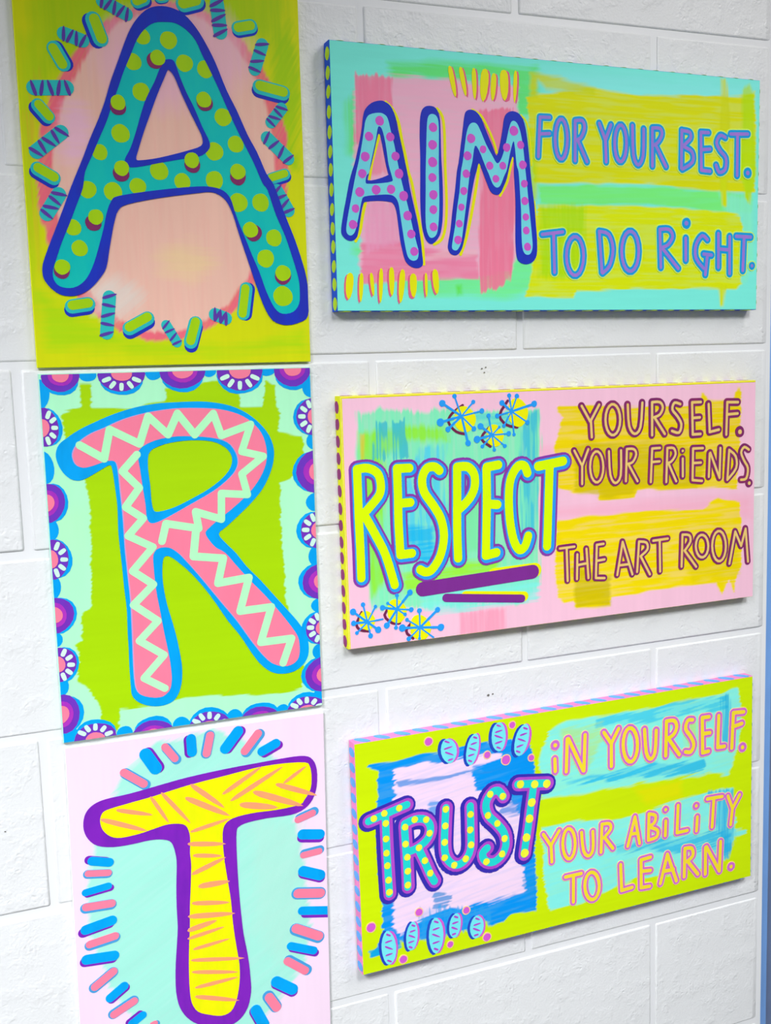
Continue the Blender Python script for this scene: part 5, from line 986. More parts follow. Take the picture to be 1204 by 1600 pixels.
[5,32,-1,"orchid",3,0,[["c",[-1588,530],46,46,0]],0],
[5,33,816,"peach_h",2,0,[["c",[-1588,530],60,60,0]],0],
[5,32,-1,"orchid",3,0,[["c",[-1832,117],41,41,0]],0],
[5,33,818,"peach_h",2,0,[["c",[-1832,117],54,54,0]],0],
[5,32,-1,"orchid",3,0,[["c",[-1296,89],53,53,0]],0],
[5,33,820,"peach_h",2,0,[["c",[-1296,89],67,67,0]],0],
[5,32,-1,"orchid",3,0,[["c",[-2497,75],50,50,0]],0],
[5,33,822,"peach_h",2,0,[["c",[-2497,75],64,64,0]],0],
[5,0,-1,"orchid_w",4,0,[["c",[-222,2540],70,70,0],["s",[-231,2352,-227,2182],106,0,0]],"orchid letter i"],
[5,19,824,"peach_h",3,0,[["c",[-222,2540],78,78,0],["s",[-231,2352,-227,2182],123,0,0]],0],
[5,20,824,"sun",5,0,[["c",[-222,2540],29,29,0],["s",[-231,2352,-227,2182],50,0,0]],0],
[5,0,-1,"orchid_w",4,0,[["s",[-38,2595,-58,2147],106,0,0],["s",[-20,2598,207,2114],108,0,0],["s",[241,2609,216,2112],108,0,0]],"orchid letter N"],
[5,19,827,"peach_h",3,0,[["s",[-38,2595,-58,2147],124,0,0],["s",[-20,2598,207,2114],125,0,0],["s",[241,2609,216,2112],126,0,0]],0],
[5,20,827,"sun",5,0,[["s",[-38,2595,-58,2147],50,0,0],["s",[-20,2598,207,2114],51,0,0],["s",[241,2609,216,2112],51,0,0]],0],
[5,0,-1,"orchid_w",4,0,[["s",[537,2593,653,2419],109,0,0],["s",[772,2610,653,2419],109,0,0],["s",[653,2419,652,2099],109,0,0]],"orchid letter Y"],
[5,19,830,"peach_h",3,0,[["s",[537,2593,653,2419],127,0,0],["s",[772,2610,653,2419],127,0,0],["s",[653,2419,652,2099],128,0,0]],0],
[5,20,830,"sun",5,0,[["s",[537,2593,653,2419],51,0,0],["s",[772,2610,653,2419],51,0,0],["s",[653,2419,652,2099],52,0,0]],0],
[5,0,-1,"orchid_w",4,0,[["s",[1076,2330,1069,2248,1049,2178,1018,2129,979,2107,939,2114,901,2149,870,2209,850,2285,843,2369,850,2450,870,2519,901,2568,939,2591,979,2584,1017,2550,1048,2491,1069,2414],110,0,1]],"orchid letter O"],
[5,19,833,"peach_h",3,0,[["s",[1076,2330,1069,2248,1049,2178,1018,2129,979,2107,939,2114,901,2149,870,2209,850,2285,843,2369,850,2450,870,2519,901,2568,939,2591,979,2584,1017,2550,1048,2491,1069,2414],128,0,1]],0],
[5,20,833,"sun",5,0,[["s",[1076,2330,1069,2248,1049,2178,1018,2129,979,2107,939,2114,901,2149,870,2209,850,2285,843,2369,850,2450,870,2519,901,2568,939,2591,979,2584,1017,2550,1048,2491,1069,2414],52,0,1]],0],
[5,0,-1,"orchid_w",4,0,[["s",[1193,2529,1220,2201,1290,2091,1364,2176,1385,2485],112,1,0]],"orchid letter U"],
[5,19,836,"peach_h",3,0,[["s",[1193,2529,1220,2201,1290,2091,1364,2176,1385,2485],131,1,0]],0],
[5,20,836,"sun",5,0,[["s",[1193,2529,1220,2201,1290,2091,1364,2176,1385,2485],53,1,0]],0],
[5,0,-1,"orchid_w",4,0,[["s",[1555,2585,1543,2096],113,0,0],["s",[1555,2591,1685,2579,1728,2480,1671,2377,1567,2338],113,1,0],["s",[1599,2319,1772,2074],114,0,0]],"orchid letter R"],
[5,19,839,"peach_h",3,0,[["s",[1555,2585,1543,2096],132,0,0],["s",[1555,2591,1685,2579,1728,2480,1671,2377,1567,2338],132,1,0],["s",[1599,2319,1772,2074],133,0,0]],0],
[5,20,839,"sun",5,0,[["s",[1555,2585,1543,2096],54,0,0],["s",[1555,2591,1685,2579,1728,2480,1671,2377,1567,2338],54,1,0],["s",[1599,2319,1772,2074],54,0,0]],0],
[5,0,-1,"orchid_w",4,0,[["s",[1998,2541,1915,2543,1880,2428,1968,2301,2019,2179,1970,2080,1877,2095],115,1,0]],"orchid letter S"],
[5,19,842,"peach_h",3,0,[["s",[1998,2541,1915,2543,1880,2428,1968,2301,2019,2179,1970,2080,1877,2095],134,1,0]],0],
[5,20,842,"sun",5,0,[["s",[1998,2541,1915,2543,1880,2428,1968,2301,2019,2179,1970,2080,1877,2095],54,1,0]],0],
[5,0,-1,"orchid_w",4,0,[["s",[2164,2546,2172,2034],116,0,0],["s",[2164,2546,2281,2542],116,0,0],["s",[2167,2311,2295,2305],116,0,0],["s",[2172,2031,2273,2037],117,0,0]],"orchid letter E"],
[5,19,845,"peach_h",3,0,[["s",[2164,2546,2172,2034],136,0,0],["s",[2164,2546,2281,2542],135,0,0],["s",[2167,2311,2295,2305],135,0,0],["s",[2172,2031,2273,2037],136,0,0]],0],
[5,20,845,"sun",5,0,[["s",[2164,2546,2172,2034],55,0,0],["s",[2164,2546,2281,2542],55,0,0],["s",[2167,2311,2295,2305],55,0,0],["s",[2172,2031,2273,2037],55,0,0]],0],
[5,0,-1,"orchid_w",4,0,[["s",[2450,2530,2435,2067],117,0,0],["s",[2435,2067,2551,2062],118,0,0]],"orchid letter L"],
[5,19,848,"peach_h",3,0,[["s",[2450,2530,2435,2067],137,0,0],["s",[2435,2067,2551,2062],137,0,0]],0],
[5,20,848,"sun",5,0,[["s",[2450,2530,2435,2067],55,0,0],["s",[2435,2067,2551,2062],56,0,0]],0],
[5,0,-1,"orchid_w",4,0,[["s",[2706,2534,2683,2017],118,0,0],["s",[2706,2534,2889,2520],118,0,0],["s",[2693,2327,2858,2352],118,0,0]],"orchid letter F"],
[5,19,851,"peach_h",3,0,[["s",[2706,2534,2683,2017],138,0,0],["s",[2706,2534,2889,2520],138,0,0],["s",[2693,2327,2858,2352],138,0,0]],0],
[5,20,851,"sun",5,0,[["s",[2706,2534,2683,2017],56,0,0],["s",[2706,2534,2889,2520],56,0,0],["s",[2693,2327,2858,2352],56,0,0]],0],
[5,21,-1,"orchid_w",4,0,[["c",[2874,1994],73,73,0]],0],
[5,19,854,"peach_h",3,0,[["c",[2874,1994],83,83,0]],0],
[5,20,854,"sun",5,0,[["c",[2874,1994],31,31,0]],0],
[5,0,-1,"orchid_w",4,0,[["s",[-425,1340,-317,1167],95,0,0],["s",[-180,1343,-308,1165],95,0,0],["s",[-308,1165,-300,926],96,0,0]],"orchid letter Y"],
[5,19,857,"peach_h",3,0,[["s",[-425,1340,-317,1167],113,0,0],["s",[-180,1343,-308,1165],113,0,0],["s",[-308,1165,-300,926],114,0,0]],0],
[5,20,857,"sun",5,0,[["s",[-425,1340,-317,1167],45,0,0],["s",[-180,1343,-308,1165],45,0,0],["s",[-308,1165,-300,926],45,0,0]],0],
[5,0,-1,"orchid_w",4,0,[["s",[66,1108,59,1035,42,973,15,930,-17,911,-51,918,-82,951,-107,1004,-123,1073,-128,1148,-121,1220,-104,1281,-77,1324,-46,1343,-12,1336,19,1305,45,1251,61,1183],96,0,1]],"orchid letter O"],
[5,19,860,"peach_h",3,0,[["s",[66,1108,59,1035,42,973,15,930,-17,911,-51,918,-82,951,-107,1004,-123,1073,-128,1148,-121,1220,-104,1281,-77,1324,-46,1343,-12,1336,19,1305,45,1251,61,1183],114,0,1]],0],
[5,20,860,"sun",5,0,[["s",[66,1108,59,1035,42,973,15,930,-17,911,-51,918,-82,951,-107,1004,-123,1073,-128,1148,-121,1220,-104,1281,-77,1324,-46,1343,-12,1336,19,1305,45,1251,61,1183],45,0,1]],0],
[5,0,-1,"orchid_w",4,0,[["s",[168,1248,196,983,273,891,345,966,347,1226],98,1,0]],"orchid letter U"],
[5,19,863,"peach_h",3,0,[["s",[168,1248,196,983,273,891,345,966,347,1226],116,1,0]],0],
[5,20,863,"sun",5,0,[["s",[168,1248,196,983,273,891,345,966,347,1226],46,1,0]],0],
[5,0,-1,"orchid_w",4,0,[["s",[493,1295,475,902],99,0,0],["s",[493,1301,612,1286,633,1203,523,1098],99,1,0],["s",[539,1095,667,919],100,0,0]],"orchid letter R"],
[5,19,866,"peach_h",3,0,[["s",[493,1295,475,902],117,0,0],["s",[493,1301,612,1286,633,1203,523,1098],117,1,0],["s",[539,1095,667,919],118,0,0]],0],
[5,20,866,"sun",5,0,[["s",[493,1295,475,902],46,0,0],["s",[493,1301,612,1286,633,1203,523,1098],46,1,0],["s",[539,1095,667,919],47,0,0]],0],
[5,0,-1,"orchid_w",4,0,[["s",[908,900,1030,1302],100,0,0],["s",[1030,1302,1104,903],101,0,0],["s",[966,1065,1078,1057],101,0,0]],"orchid letter A"],
[5,19,869,"peach_h",3,0,[["s",[908,900,1030,1302],119,0,0],["s",[1030,1302,1104,903],120,0,0],["s",[966,1065,1078,1057],120,0,0]],0],
[5,20,869,"sun",5,0,[["s",[908,900,1030,1302],47,0,0],["s",[1030,1302,1104,903],47,0,0],["s",[966,1065,1078,1057],47,0,0]],0],
[5,0,-1,"orchid_w",4,0,[["s",[1261,1300,1250,927],102,0,0],["s",[1261,1300,1369,1256,1353,1159,1272,1118],102,1,0],["s",[1272,1104,1403,1035,1387,937,1250,919],102,1,0]],"orchid letter B"],
[5,19,872,"peach_h",3,0,[["s",[1261,1300,1250,927],121,0,0],["s",[1261,1300,1369,1256,1353,1159,1272,1118],121,1,0],["s",[1272,1104,1403,1035,1387,937,1250,919],121,1,0]],0],
[5,20,872,"sun",5,0,[["s",[1261,1300,1250,927],48,0,0],["s",[1261,1300,1369,1256,1353,1159,1272,1118],48,1,0],["s",[1272,1104,1403,1035,1387,937,1250,919],48,1,0]],0],
[5,0,-1,"orchid_w",4,0,[["c",[1542,1309],58,58,0],["s",[1543,1142,1535,927],103,0,0]],"orchid letter i"],
[5,19,875,"peach_h",3,0,[["c",[1542,1309],68,68,0],["s",[1543,1142,1535,927],122,0,0]],0],
[5,20,875,"sun",5,0,[["c",[1542,1309],25,25,0],["s",[1543,1142,1535,927],48,0,0]],0],
[5,0,-1,"orchid_w",4,0,[["s",[1753,1331,1734,931],104,0,0],["s",[1734,931,1911,930],104,0,0]],"orchid letter L"],
[5,19,878,"peach_h",3,0,[["s",[1753,1331,1734,931],123,0,0],["s",[1734,931,1911,930],124,0,0]],0],
[5,20,878,"sun",5,0,[["s",[1753,1331,1734,931],49,0,0],["s",[1734,931,1911,930],49,0,0]],0],
[5,0,-1,"orchid_w",4,0,[["c",[2065,1266],60,60,0],["s",[2084,1097,2070,892],105,0,0]],"orchid letter i"],
[5,19,881,"peach_h",3,0,[["c",[2065,1266],69,69,0],["s",[2084,1097,2070,892],125,0,0]],0],
[5,20,881,"sun",5,0,[["c",[2065,1266],25,25,0],["s",[2084,1097,2070,892],49,0,0]],0],
[5,0,-1,"orchid_w",4,0,[["s",[2257,1332,2518,1321],106,0,0],["s",[2370,1296,2343,897],106,0,0]],"orchid letter T"],
[5,19,884,"peach_h",3,0,[["s",[2257,1332,2518,1321],126,0,0],["s",[2370,1296,2343,897],126,0,0]],0],
[5,20,884,"sun",5,0,[["s",[2257,1332,2518,1321],50,0,0],["s",[2370,1296,2343,897],50,0,0]],0],
[5,0,-1,"orchid_w",4,0,[["s",[2621,1307,2702,1110],107,0,0],["s",[2831,1289,2702,1101],107,0,0],["s",[2702,1101,2672,867],107,0,0]],"orchid letter Y"],
[5,19,887,"peach_h",3,0,[["s",[2621,1307,2702,1110],127,0,0],["s",[2831,1289,2702,1101],127,0,0],["s",[2702,1101,2672,867],128,0,0]],0],
[5,20,887,"sun",5,0,[["s",[2621,1307,2702,1110],50,0,0],["s",[2831,1289,2702,1101],50,0,0],["s",[2702,1101,2672,867],50,0,0]],0],
[5,0,-1,"orchid_w",4,0,[["s",[-92,666,156,663],101,0,0],["s",[33,653,26,282],101,0,0]],"orchid letter T"],
[5,19,890,"peach_h",3,0,[["s",[-92,666,156,663],120,0,0],["s",[33,653,26,282],120,0,0]],0],
[5,20,890,"sun",5,0,[["s",[-92,666,156,663],49,0,0],["s",[33,653,26,282],49,0,0]],0],
[5,0,-1,"orchid_w",4,0,[["s",[441,421,434,355,413,299,382,261,344,246,304,255,266,288,236,339,217,403,210,473,218,539,238,594,269,632,307,647,347,638,384,606,415,555,434,491],102,0,1]],"orchid letter O"],
[5,19,893,"peach_h",3,0,[["s",[441,421,434,355,413,299,382,261,344,246,304,255,266,288,236,339,217,403,210,473,218,539,238,594,269,632,307,647,347,638,384,606,415,555,434,491],120,0,1]],0],
[5,20,893,"sun",5,0,[["s",[441,421,434,355,413,299,382,261,344,246,304,255,266,288,236,339,217,403,210,473,218,539,238,594,269,632,307,647,347,638,384,606,415,555,434,491],49,0,1]],0],
[5,0,-1,"orchid_w",4,0,[["s",[790,654,805,274],104,0,0],["s",[805,274,976,282],105,0,0]],"orchid letter L"],
[5,19,896,"peach_h",3,0,[["s",[790,654,805,274],123,0,0],["s",[805,274,976,282],124,0,0]],0],
[5,20,896,"sun",5,0,[["s",[790,654,805,274],51,0,0],["s",[805,274,976,282],51,0,0]],0],
[5,0,-1,"orchid_w",4,0,[["s",[1127,639,1128,245],106,0,0],["s",[1127,654,1284,661],106,0,0],["s",[1128,486,1284,467],106,0,0],["s",[1128,245,1269,234],106,0,0]],"orchid letter E"],
[5,19,899,"peach_h",3,0,[["s",[1127,639,1128,245],125,0,0],["s",[1127,654,1284,661],125,0,0],["s",[1128,486,1284,467],125,0,0],["s",[1128,245,1269,234],126,0,0]],0],
[5,20,899,"sun",5,0,[["s",[1127,639,1128,245],51,0,0],["s",[1127,654,1284,661],51,0,0],["s",[1128,486,1284,467],51,0,0],["s",[1128,245,1269,234],52,0,0]],0],
[5,0,-1,"orchid_w",4,0,[["s",[1450,235,1570,644],107,0,0],["s",[1570,644,1724,218],108,0,0],["s",[1505,404,1672,397],108,0,0]],"orchid letter A"],
[5,19,902,"peach_h",3,0,[["s",[1450,235,1570,644],126,0,0],["s",[1570,644,1724,218],128,0,0],["s",[1505,404,1672,397],127,0,0]],0],
[5,20,902,"sun",5,0,[["s",[1450,235,1570,644],52,0,0],["s",[1570,644,1724,218],52,0,0],["s",[1505,404,1672,397],52,0,0]],0],
[5,0,-1,"orchid_w",4,0,[["s",[1870,658,1858,248],109,0,0],["s",[1870,669,1989,648,2007,532,1906,465],109,1,0],["s",[1923,461,2096,237],110,0,0]],"orchid letter R"],
[5,19,905,"peach_h",3,0,[["s",[1870,658,1858,248],128,0,0],["s",[1870,669,1989,648,2007,532,1906,465],128,1,0],["s",[1923,461,2096,237],130,0,0]],0],
[5,20,905,"sun",5,0,[["s",[1870,658,1858,248],53,0,0],["s",[1870,669,1989,648,2007,532,1906,465],53,1,0],["s",[1923,461,2096,237],53,0,0]],0],
[5,0,-1,"orchid_w",4,0,[["s",[2228,610,2227,209],110,0,0],["s",[2245,615,2476,203],111,0,0],["s",[2496,644,2476,215],111,0,0]],"orchid letter N"],
[5,19,908,"peach_h",3,0,[["s",[2228,610,2227,209],130,0,0],["s",[2245,615,2476,203],131,0,0],["s",[2496,644,2476,215],131,0,0]],0],
[5,20,908,"sun",5,0,[["s",[2228,610,2227,209],53,0,0],["s",[2245,615,2476,203],54,0,0],["s",[2496,644,2476,215],54,0,0]],0],
[5,21,-1,"orchid_w",4,0,[["c",[2686,224],69,69,0]],0],
[5,19,911,"peach_h",3,0,[["c",[2686,224],78,78,0]],0],
[5,20,911,"sun",5,0,[["c",[2686,224],29,29,0]],0]]
GROUNDS=[
["A",[-153,409,159,443,154,-12,-185,-3],[206,212,4],2,0,90,1,0.0],
["A",[-133,387,135,413,138,297,118,358,5,374,-113,300,-134,273],[162,202,4],10,6,90,0.85,0.15],
["A",[-149,335,-130,337,-139,182,-155,50,-160,116],[168,206,4],10,4,90,0.7,0.2],
["A",[-146,77,-56,28,51,16,143,33,146,14,14,10,-141,20],[168,212,4],9,5,0,0.9,0.15],
["A",[122,358,145,374,152,298,144,220,127,227],[158,204,4],6,7,60,0.85,0.3],
["A",[135,214,129,169,114,126,92,88,64,58,32,37,-2,26,-35,27,-67,38,-94,59,-116,87,-131,122,-140,162,-140,203,-134,245,-121,284,-101,319,-76,348,-47,370,-15,383,17,386,49,379,79,362,103,335,122,300,133,259],[238,106,122],2,2.2,60,1,0.12],
["A",[-148,260,-132,305,-146,182,-145,104,-146,163],[235,120,60],5,6,90,0.3,0.4],
["A",[119,214,114,171,101,130,81,95,57,66,28,46,-2,36,-31,36,-59,47,-83,66,-103,94,-116,127,-124,164,-124,204,-118,243,-106,281,-89,314,-66,342,-41,362,-12,374,16,377,44,370,70,353,92,328,108,295,117,256],[240,190,170],2,2,90,1,0.06],
["A",[95,335,92,322,84,309,71,298,55,288,36,281,16,276,-4,275,-23,277,-40,282,-54,289,-65,299,-71,310,-72,322,-69,335,-62,347,-50,358,-35,368,-18,375,2,380,22,382,42,381,59,377,74,369,86,360,93,348],[240,182,198],16,6,90,0.8,0.1],
["A",[-84,244,-85,237,-87,230,-89,224,-93,219,-96,216,-100,214,-104,214,-108,215,-111,218,-114,223,-116,228,-117,235,-117,242,-116,249,-114,256,-111,262,-108,266,-104,270,-100,272,-97,272,-93,271,-90,268,-87,263,-85,257,-84,251],[246,190,214],10,6,0,0.8,0.1],
["A",[-40,73,-41,68,-43,64,-48,60,-53,56,-59,54,-65,53,-72,53,-78,54,-84,57,-88,60,-92,64,-94,69,-94,74,-93,78,-91,83,-87,87,-82,90,-76,93,-69,94,-63,94,-56,93,-51,90,-46,87,-42,83,-40,78],[222,210,198],9,5,40,0.75,0.1],
["A",[41,112,40,108,37,104,33,100,27,98,21,96,14,94,7,94,1,95,-5,97,-10,100,-14,104,-16,107,-17,112,-16,116,-13,120,-9,123,-4,126,2,128,9,129,16,129,23,128,29,126,34,124,38,120,40,116],[236,204,150],12,6,0,0.7,0.1],
["R",[-155,411,157,410,158,-8,-155,-2],[178,250,200],2,0,90,1,0.05],
["R",[-158,266,-108,262,-111,209,-153,213],[186,255,196],12,4,90,0.6,0.05],
["R",[-131,366,-112,372,-110,396,-98,396,-98,370,-62,369,-20,375,-18,388,4,388,35,395,47,395,67,380,67,365,92,364,98,393,108,388,110,362,114,354,110,334,139,328,142,303,124,278,110,274,108,233,112,175,111,137,121,97,130,50,128,24,101,22,49,28,-14,31,-75,28,-88,29,-91,4,-109,7,-110,35,-123,59,-134,66,-130,96,-133,109,-126,114,-124,145,-113,150,-110,184,-109,214,-109,250,-109,288,-128,339,-132,356],[163,208,2],0.7,2.6,0,1,0],
["T",[-158,413,157,411,162,-108,-167,-14],[252,224,243],2,0,90,1,0.03],
["T",[-50,398,14,405,82,372,105,321,119,237,129,151,122,94,81,44,39,8,-24,12,-84,52,-117,116,-136,183,-135,244,-123,303,-91,366],[168,240,220],3,4,30,1,0.04],
["T",[60,288,120,269,121,161,90,101,59,149],[184,236,216],10,6,70,0.5,0.1],
["AIM",[-311,308,314,311,315,-6,-311,-11],[118,226,208],2,0,0,1,0.06],
["AIM",[-25,290,304,298,299,240,-16,245],[132,228,220],10,4,0,0.8,0.05],
["AIM",[-235,283,-79,291,-37,292,-38,235,-64,234,-69,276,-226,265],[96,222,112],5,4,0,0.95,0.1],
["AIM",[-287,233,-275,245,-273,196,-275,176,-286,178],[100,220,100],6,3,90,0.8,0.1],
["AIM",[-197,40,-120,40,-66,69,-42,67,-40,25,-83,15,-198,18,-284,66,-284,77,-270,75],[112,232,130],6,3,0,0.85,0.1],
["AIM",[-275,264,-230,267,-157,269,-64,265,-64,166,-66,69,-75,46,-120,41,-197,36,-271,35,-274,53,-272,75,-278,158],[255,188,212],2.5,3,0,1,0.06],
["AIM",[-274,269,-269,265,-254,268,-228,265,-229,222,-249,206,-276,187],[247,128,160],1.5,4,90,0.9,0.2],
["AIM",[-272,76,-231,80,-122,66,-120,37,-197,36,-272,32,-274,53],[252,134,170],2,3,0,0.9,0.2],
["AIM",[-114,235,-70,242,-68,166,-72,58,-78,36,-99,27,-118,20,-120,96,-116,151],[254,128,160],1.5,4,90,0.95,0.15],
["AIM",[-266,122,-230,124,-223,80,-265,66],[250,160,196],2,3,90,0.8,0.25],
["AIM",[-259,188,-244,197,-238,158,-260,155],[248,140,165],2,2,90,0.8,0.2],
["AIM",[-161,72,-122,73,-122,66,-197,58,-196,63],[255,196,208],2,2,0,0.7,0.2],
["AIM",[-151,29,-144,30,-143,19,-150,18],[90,220,30],3,1,90,0.8,0.1],
["AIM",[-52,256,35,271,133,269,242,277,269,278,296,286,300,228,298,156,250,154,127,159,-42,154],[208,212,0],1.6,2.5,0,1,0.08],
["AIM",[-46,285,-35,286,47,273,44,266,-24,267,-35,276,-37,257,-47,256],[196,208,10],3,2,10,0.9,0.1],
["AIM",[275,287,287,294,295,281,298,228,301,180,291,153,270,179,276,232],[172,216,0],3,2,90,0.8,0.1],
["AIM",[240,298,248,299,256,257,254,136,241,135],[200,208,10],2,2,90,0.8,0.15],
["AIM",[-53,232,-44,215,-36,152,-37,133,-51,133],[180,214,0],3,2,90,0.8,0.1],
["AIM",[-36,151,34,155,159,157,295,151,292,129,254,128,127,134,-34,129],[118,234,120],2,2,3,1,0.08],
["AIM",[240,152,295,151,300,51,280,34,278,121,251,127],[130,230,190],4,3,90,0.9,0.08],
["AIM",[-37,128,65,130,159,131,252,128,275,123,279,110,278,48,280,34,269,27,115,27,19,24,13,16,-55,17,-46,52],[206,218,0],1.6,2.5,0,1,0.08],
["AIM",[-34,127,31,128,31,53,4,40,-35,42],[162,214,0],4,3,90,0.8,0.15],
["AIM",[239,31,254,31,249,4,242,4],[202,214,10],2,2,90,1,0.1],
["AIM",[240,173,252,173,252,136,244,136],[200,214,10],2,2,90,1,0.1],
["AIM",[280,174,296,175,290,140,283,148],[180,216,10],2,2,90,1,0.1],
["RES",[-314,312,317,313,317,-11,-318,-10],[254,200,220],2,0,90,1,0.04],
["RES",[-42,234,-16,230,-17,178,-14,152,283,146,300,145,301,112,-43,140],[254,178,200],8,3,0,0.7,0.1],
["RES",[-156,30,-90,27,-91,-8,-156,0],[253,156,182],3,3,90,0.8,0.2],
["RES",[-282,284,-256,289,-165,280,-39,278,-36,222,-40,148,-39,53,-62,30,-182,38,-271,46,-276,73,-286,190,-285,259],[126,226,176],2.5,5,90,1,0.12],
["RES",[-284,262,-252,264,-219,266,-171,262,-166,244,-217,248,-253,230,-257,95,-250,84,-273,61,-276,97,-285,209],[140,226,24],4,4,90,0.9,0.2],
["RES",[-282,259,-277,258,-276,229,-282,227],[240,170,60],2,2,90,0.6,0.3],
["RES",[-266,272,-224,271,-219,228,-265,228],[20,172,196],1,7,90,0.75,0.8],
["RES",[-210,241,-172,241,-173,173,-170,103,-191,98,-224,106,-227,177],[70,196,224],3,6,90,0.8,0.6],
["RES",[-230,144,-190,141,-191,88,-226,111],[10,176,224],3,4,0,0.85,0.4],
["RES",[-129,275,-67,274,-70,260,-129,265],[60,200,210],3,4,0,0.6,0.5],
["RES",[-62,274,-42,276,-42,148,-47,99,-64,105],[0,172,212],3,5,90,0.7,0.5],
["RES",[-141,199,-114,202,-119,110,-143,103],[120,220,150],3,3,90,0.7,0.2],
["RES",[-232,84,-181,89,-100,93,-101,71,-181,62,-228,62],[150,228,20],4,3,0,0.9,0.2],
["RES",[-207,58,-42,60,-45,32,-182,28,-208,41],[120,228,214],3,4,0,0.8,0.3],
["RES",[-10,282,75,277,212,274,213,292,218,291,225,281,268,279,274,295,279,295,281,265,279,206,274,157,187,161,110,166,105,156,66,153,51,156,48,168,12,168,-15,178,-18,228,-4,267,-11,275],[232,204,0],1.3,2.5,0,1,0.12],
["RES",[13,231,149,226,232,209,206,162,111,165,99,157,54,158,15,170],[204,182,0],3,4,0,0.8,0.25],
["RES",[-13,135,105,136,217,132,243,144,280,136,286,80,283,44,275,31,272,10,263,27,251,6,241,25,169,28,70,23,67,13,14,14,10,25,-4,24,-14,32,-17,69],[236,210,0],1.3,2.5,0,1,0.15],
["RES",[8,72,68,52,67,13,14,16],[198,178,0],3,3,0,0.8,0.2],
["RES",[188,54,277,95,282,33,201,28],[222,200,0],4,4,0,0.6,0.3],
["TRU",[-314,315,320,312,324,-12,-313,-14],[206,234,2],2,0,0,1,0.05],
["TRU",[-288,274,-217,274,-90,274,-59,259,-54,229,-54,122,-55,29,-93,32,-104,24,-122,24,-133,33,-144,28,-224,26,-253,33,-259,24,-293,22,-293,27,-277,44,-276,91,-280,143,-280,194,-274,263,-288,270],[0,148,236],0.8,3,5,1,0.06],
["TRU",[-296,30,-251,32,-251,22,-292,20],[10,168,220],1,3,0,0.9,0.3],
["TRU",[-253,261,-197,262,-126,261,-104,253,-144,237,-144,211,-89,198,-75,164,-74,99,-71,90,-72,60,-126,56,-177,60,-220,57,-253,38,-260,56,-260,113,-260,180,-252,244],[250,218,240],1.2,6,8,0.97,0.12],
["TRU",[-250,244,-94,238,-91,233,-245,237],[40,140,220],1,3,6,0.8,0.7],
["TRU",[-143,245,-88,250,-59,246,-60,220,-127,234],[0,148,236],1.5,5,6,0.9,0.3],
["TRU",[-106,186,-60,185,-61,167,-104,170],[60,140,220],1.5,5,6,0.8,0.6],
["TRU",[-206,210,-183,203,-190,140,-206,154],[30,150,226],2,5,0,0.8,0.5],
["TRU",[-203,90,-182,77,-188,62,-204,66],[30,140,210],1,6,0,0.8,0.8],
["TRU",[-225,71,-204,69,-129,49,-121,28,-133,22,-222,25,-237,42],[40,160,230],2,7,90,0.75,0.7],
["TRU",[-74,78,-54,76,-55,51,-72,55],[20,150,220],1,5,0,0.8,0.6],
["TRU",[-31,275,-4,284,103,281,250,284,277,289,284,265,284,207,262,162,228,171,103,176,-5,179,-44,184,-46,235],[136,240,224],2,4,5,1,0.1],
["TRU",[41,280,167,282,256,280,260,263,135,262,41,266],[40,200,232],1.5,5,6,0.75,0.6],
["TRU",[-11,202,103,204,221,195,221,172,103,187,-5,196],[20,188,230],1.5,5,6,0.85,0.5],
["TRU",[250,278,263,282,268,239,261,199,254,212],[30,180,224],2,4,90,0.8,0.5],
["TRU",[-13,275,50,270,53,251,41,236,31,211,-5,228,-10,256],[190,226,60],4,5,8,0.55,0.4],
["TRU",[187,251,210,251,207,211,190,217],[190,232,60],4,4,90,0.6,0.3],
["TRU",[-45,144,-6,145,81,131,168,140,242,143,270,141,278,77,297,75,296,68,275,66,271,55,258,34,169,32,103,41,55,31,8,22,-32,25,-40,55],[134,238,226],1.6,4,5,1,0.1],
["TRU",[71,96,250,80,271,76,265,35,247,48,103,81,71,79],[30,184,228],2,5,6,0.8,0.5],
["TRU",[228,143,273,140,275,54,258,34,247,69],[24,176,228],2,4,90,0.8,0.4],
["TRU",[-50,182,71,176,188,169,269,157,235,146,135,147,81,148,-50,166],[206,232,4],3,3,5,0.9,0.1],
["TRU",[103,170,181,168,181,144,122,144],[232,224,0],6,3,5,0.7,0.1]]
PLACES={'A': (0.17471, -0.40856, -0.00334, 0.3051, 0.4064, 0.00496), 'R': (0.17313, -0.82329, -0.00309, 0.3038, 0.4073, 0.00496), 'T': (0.16731, -1.23811, -0.0165, 0.3033, 0.4064, 0.00496), 'AIM': (0.66293, -0.35352, -0.00512, 0.608, 0.3006, 0.01736), 'RES': (0.66284, -0.75577, -0.00059, 0.6097, 0.304, 0.01736), 'TRU': (0.66576, -1.17633, 0.00368, 0.6093, 0.3018, 0.01736)}

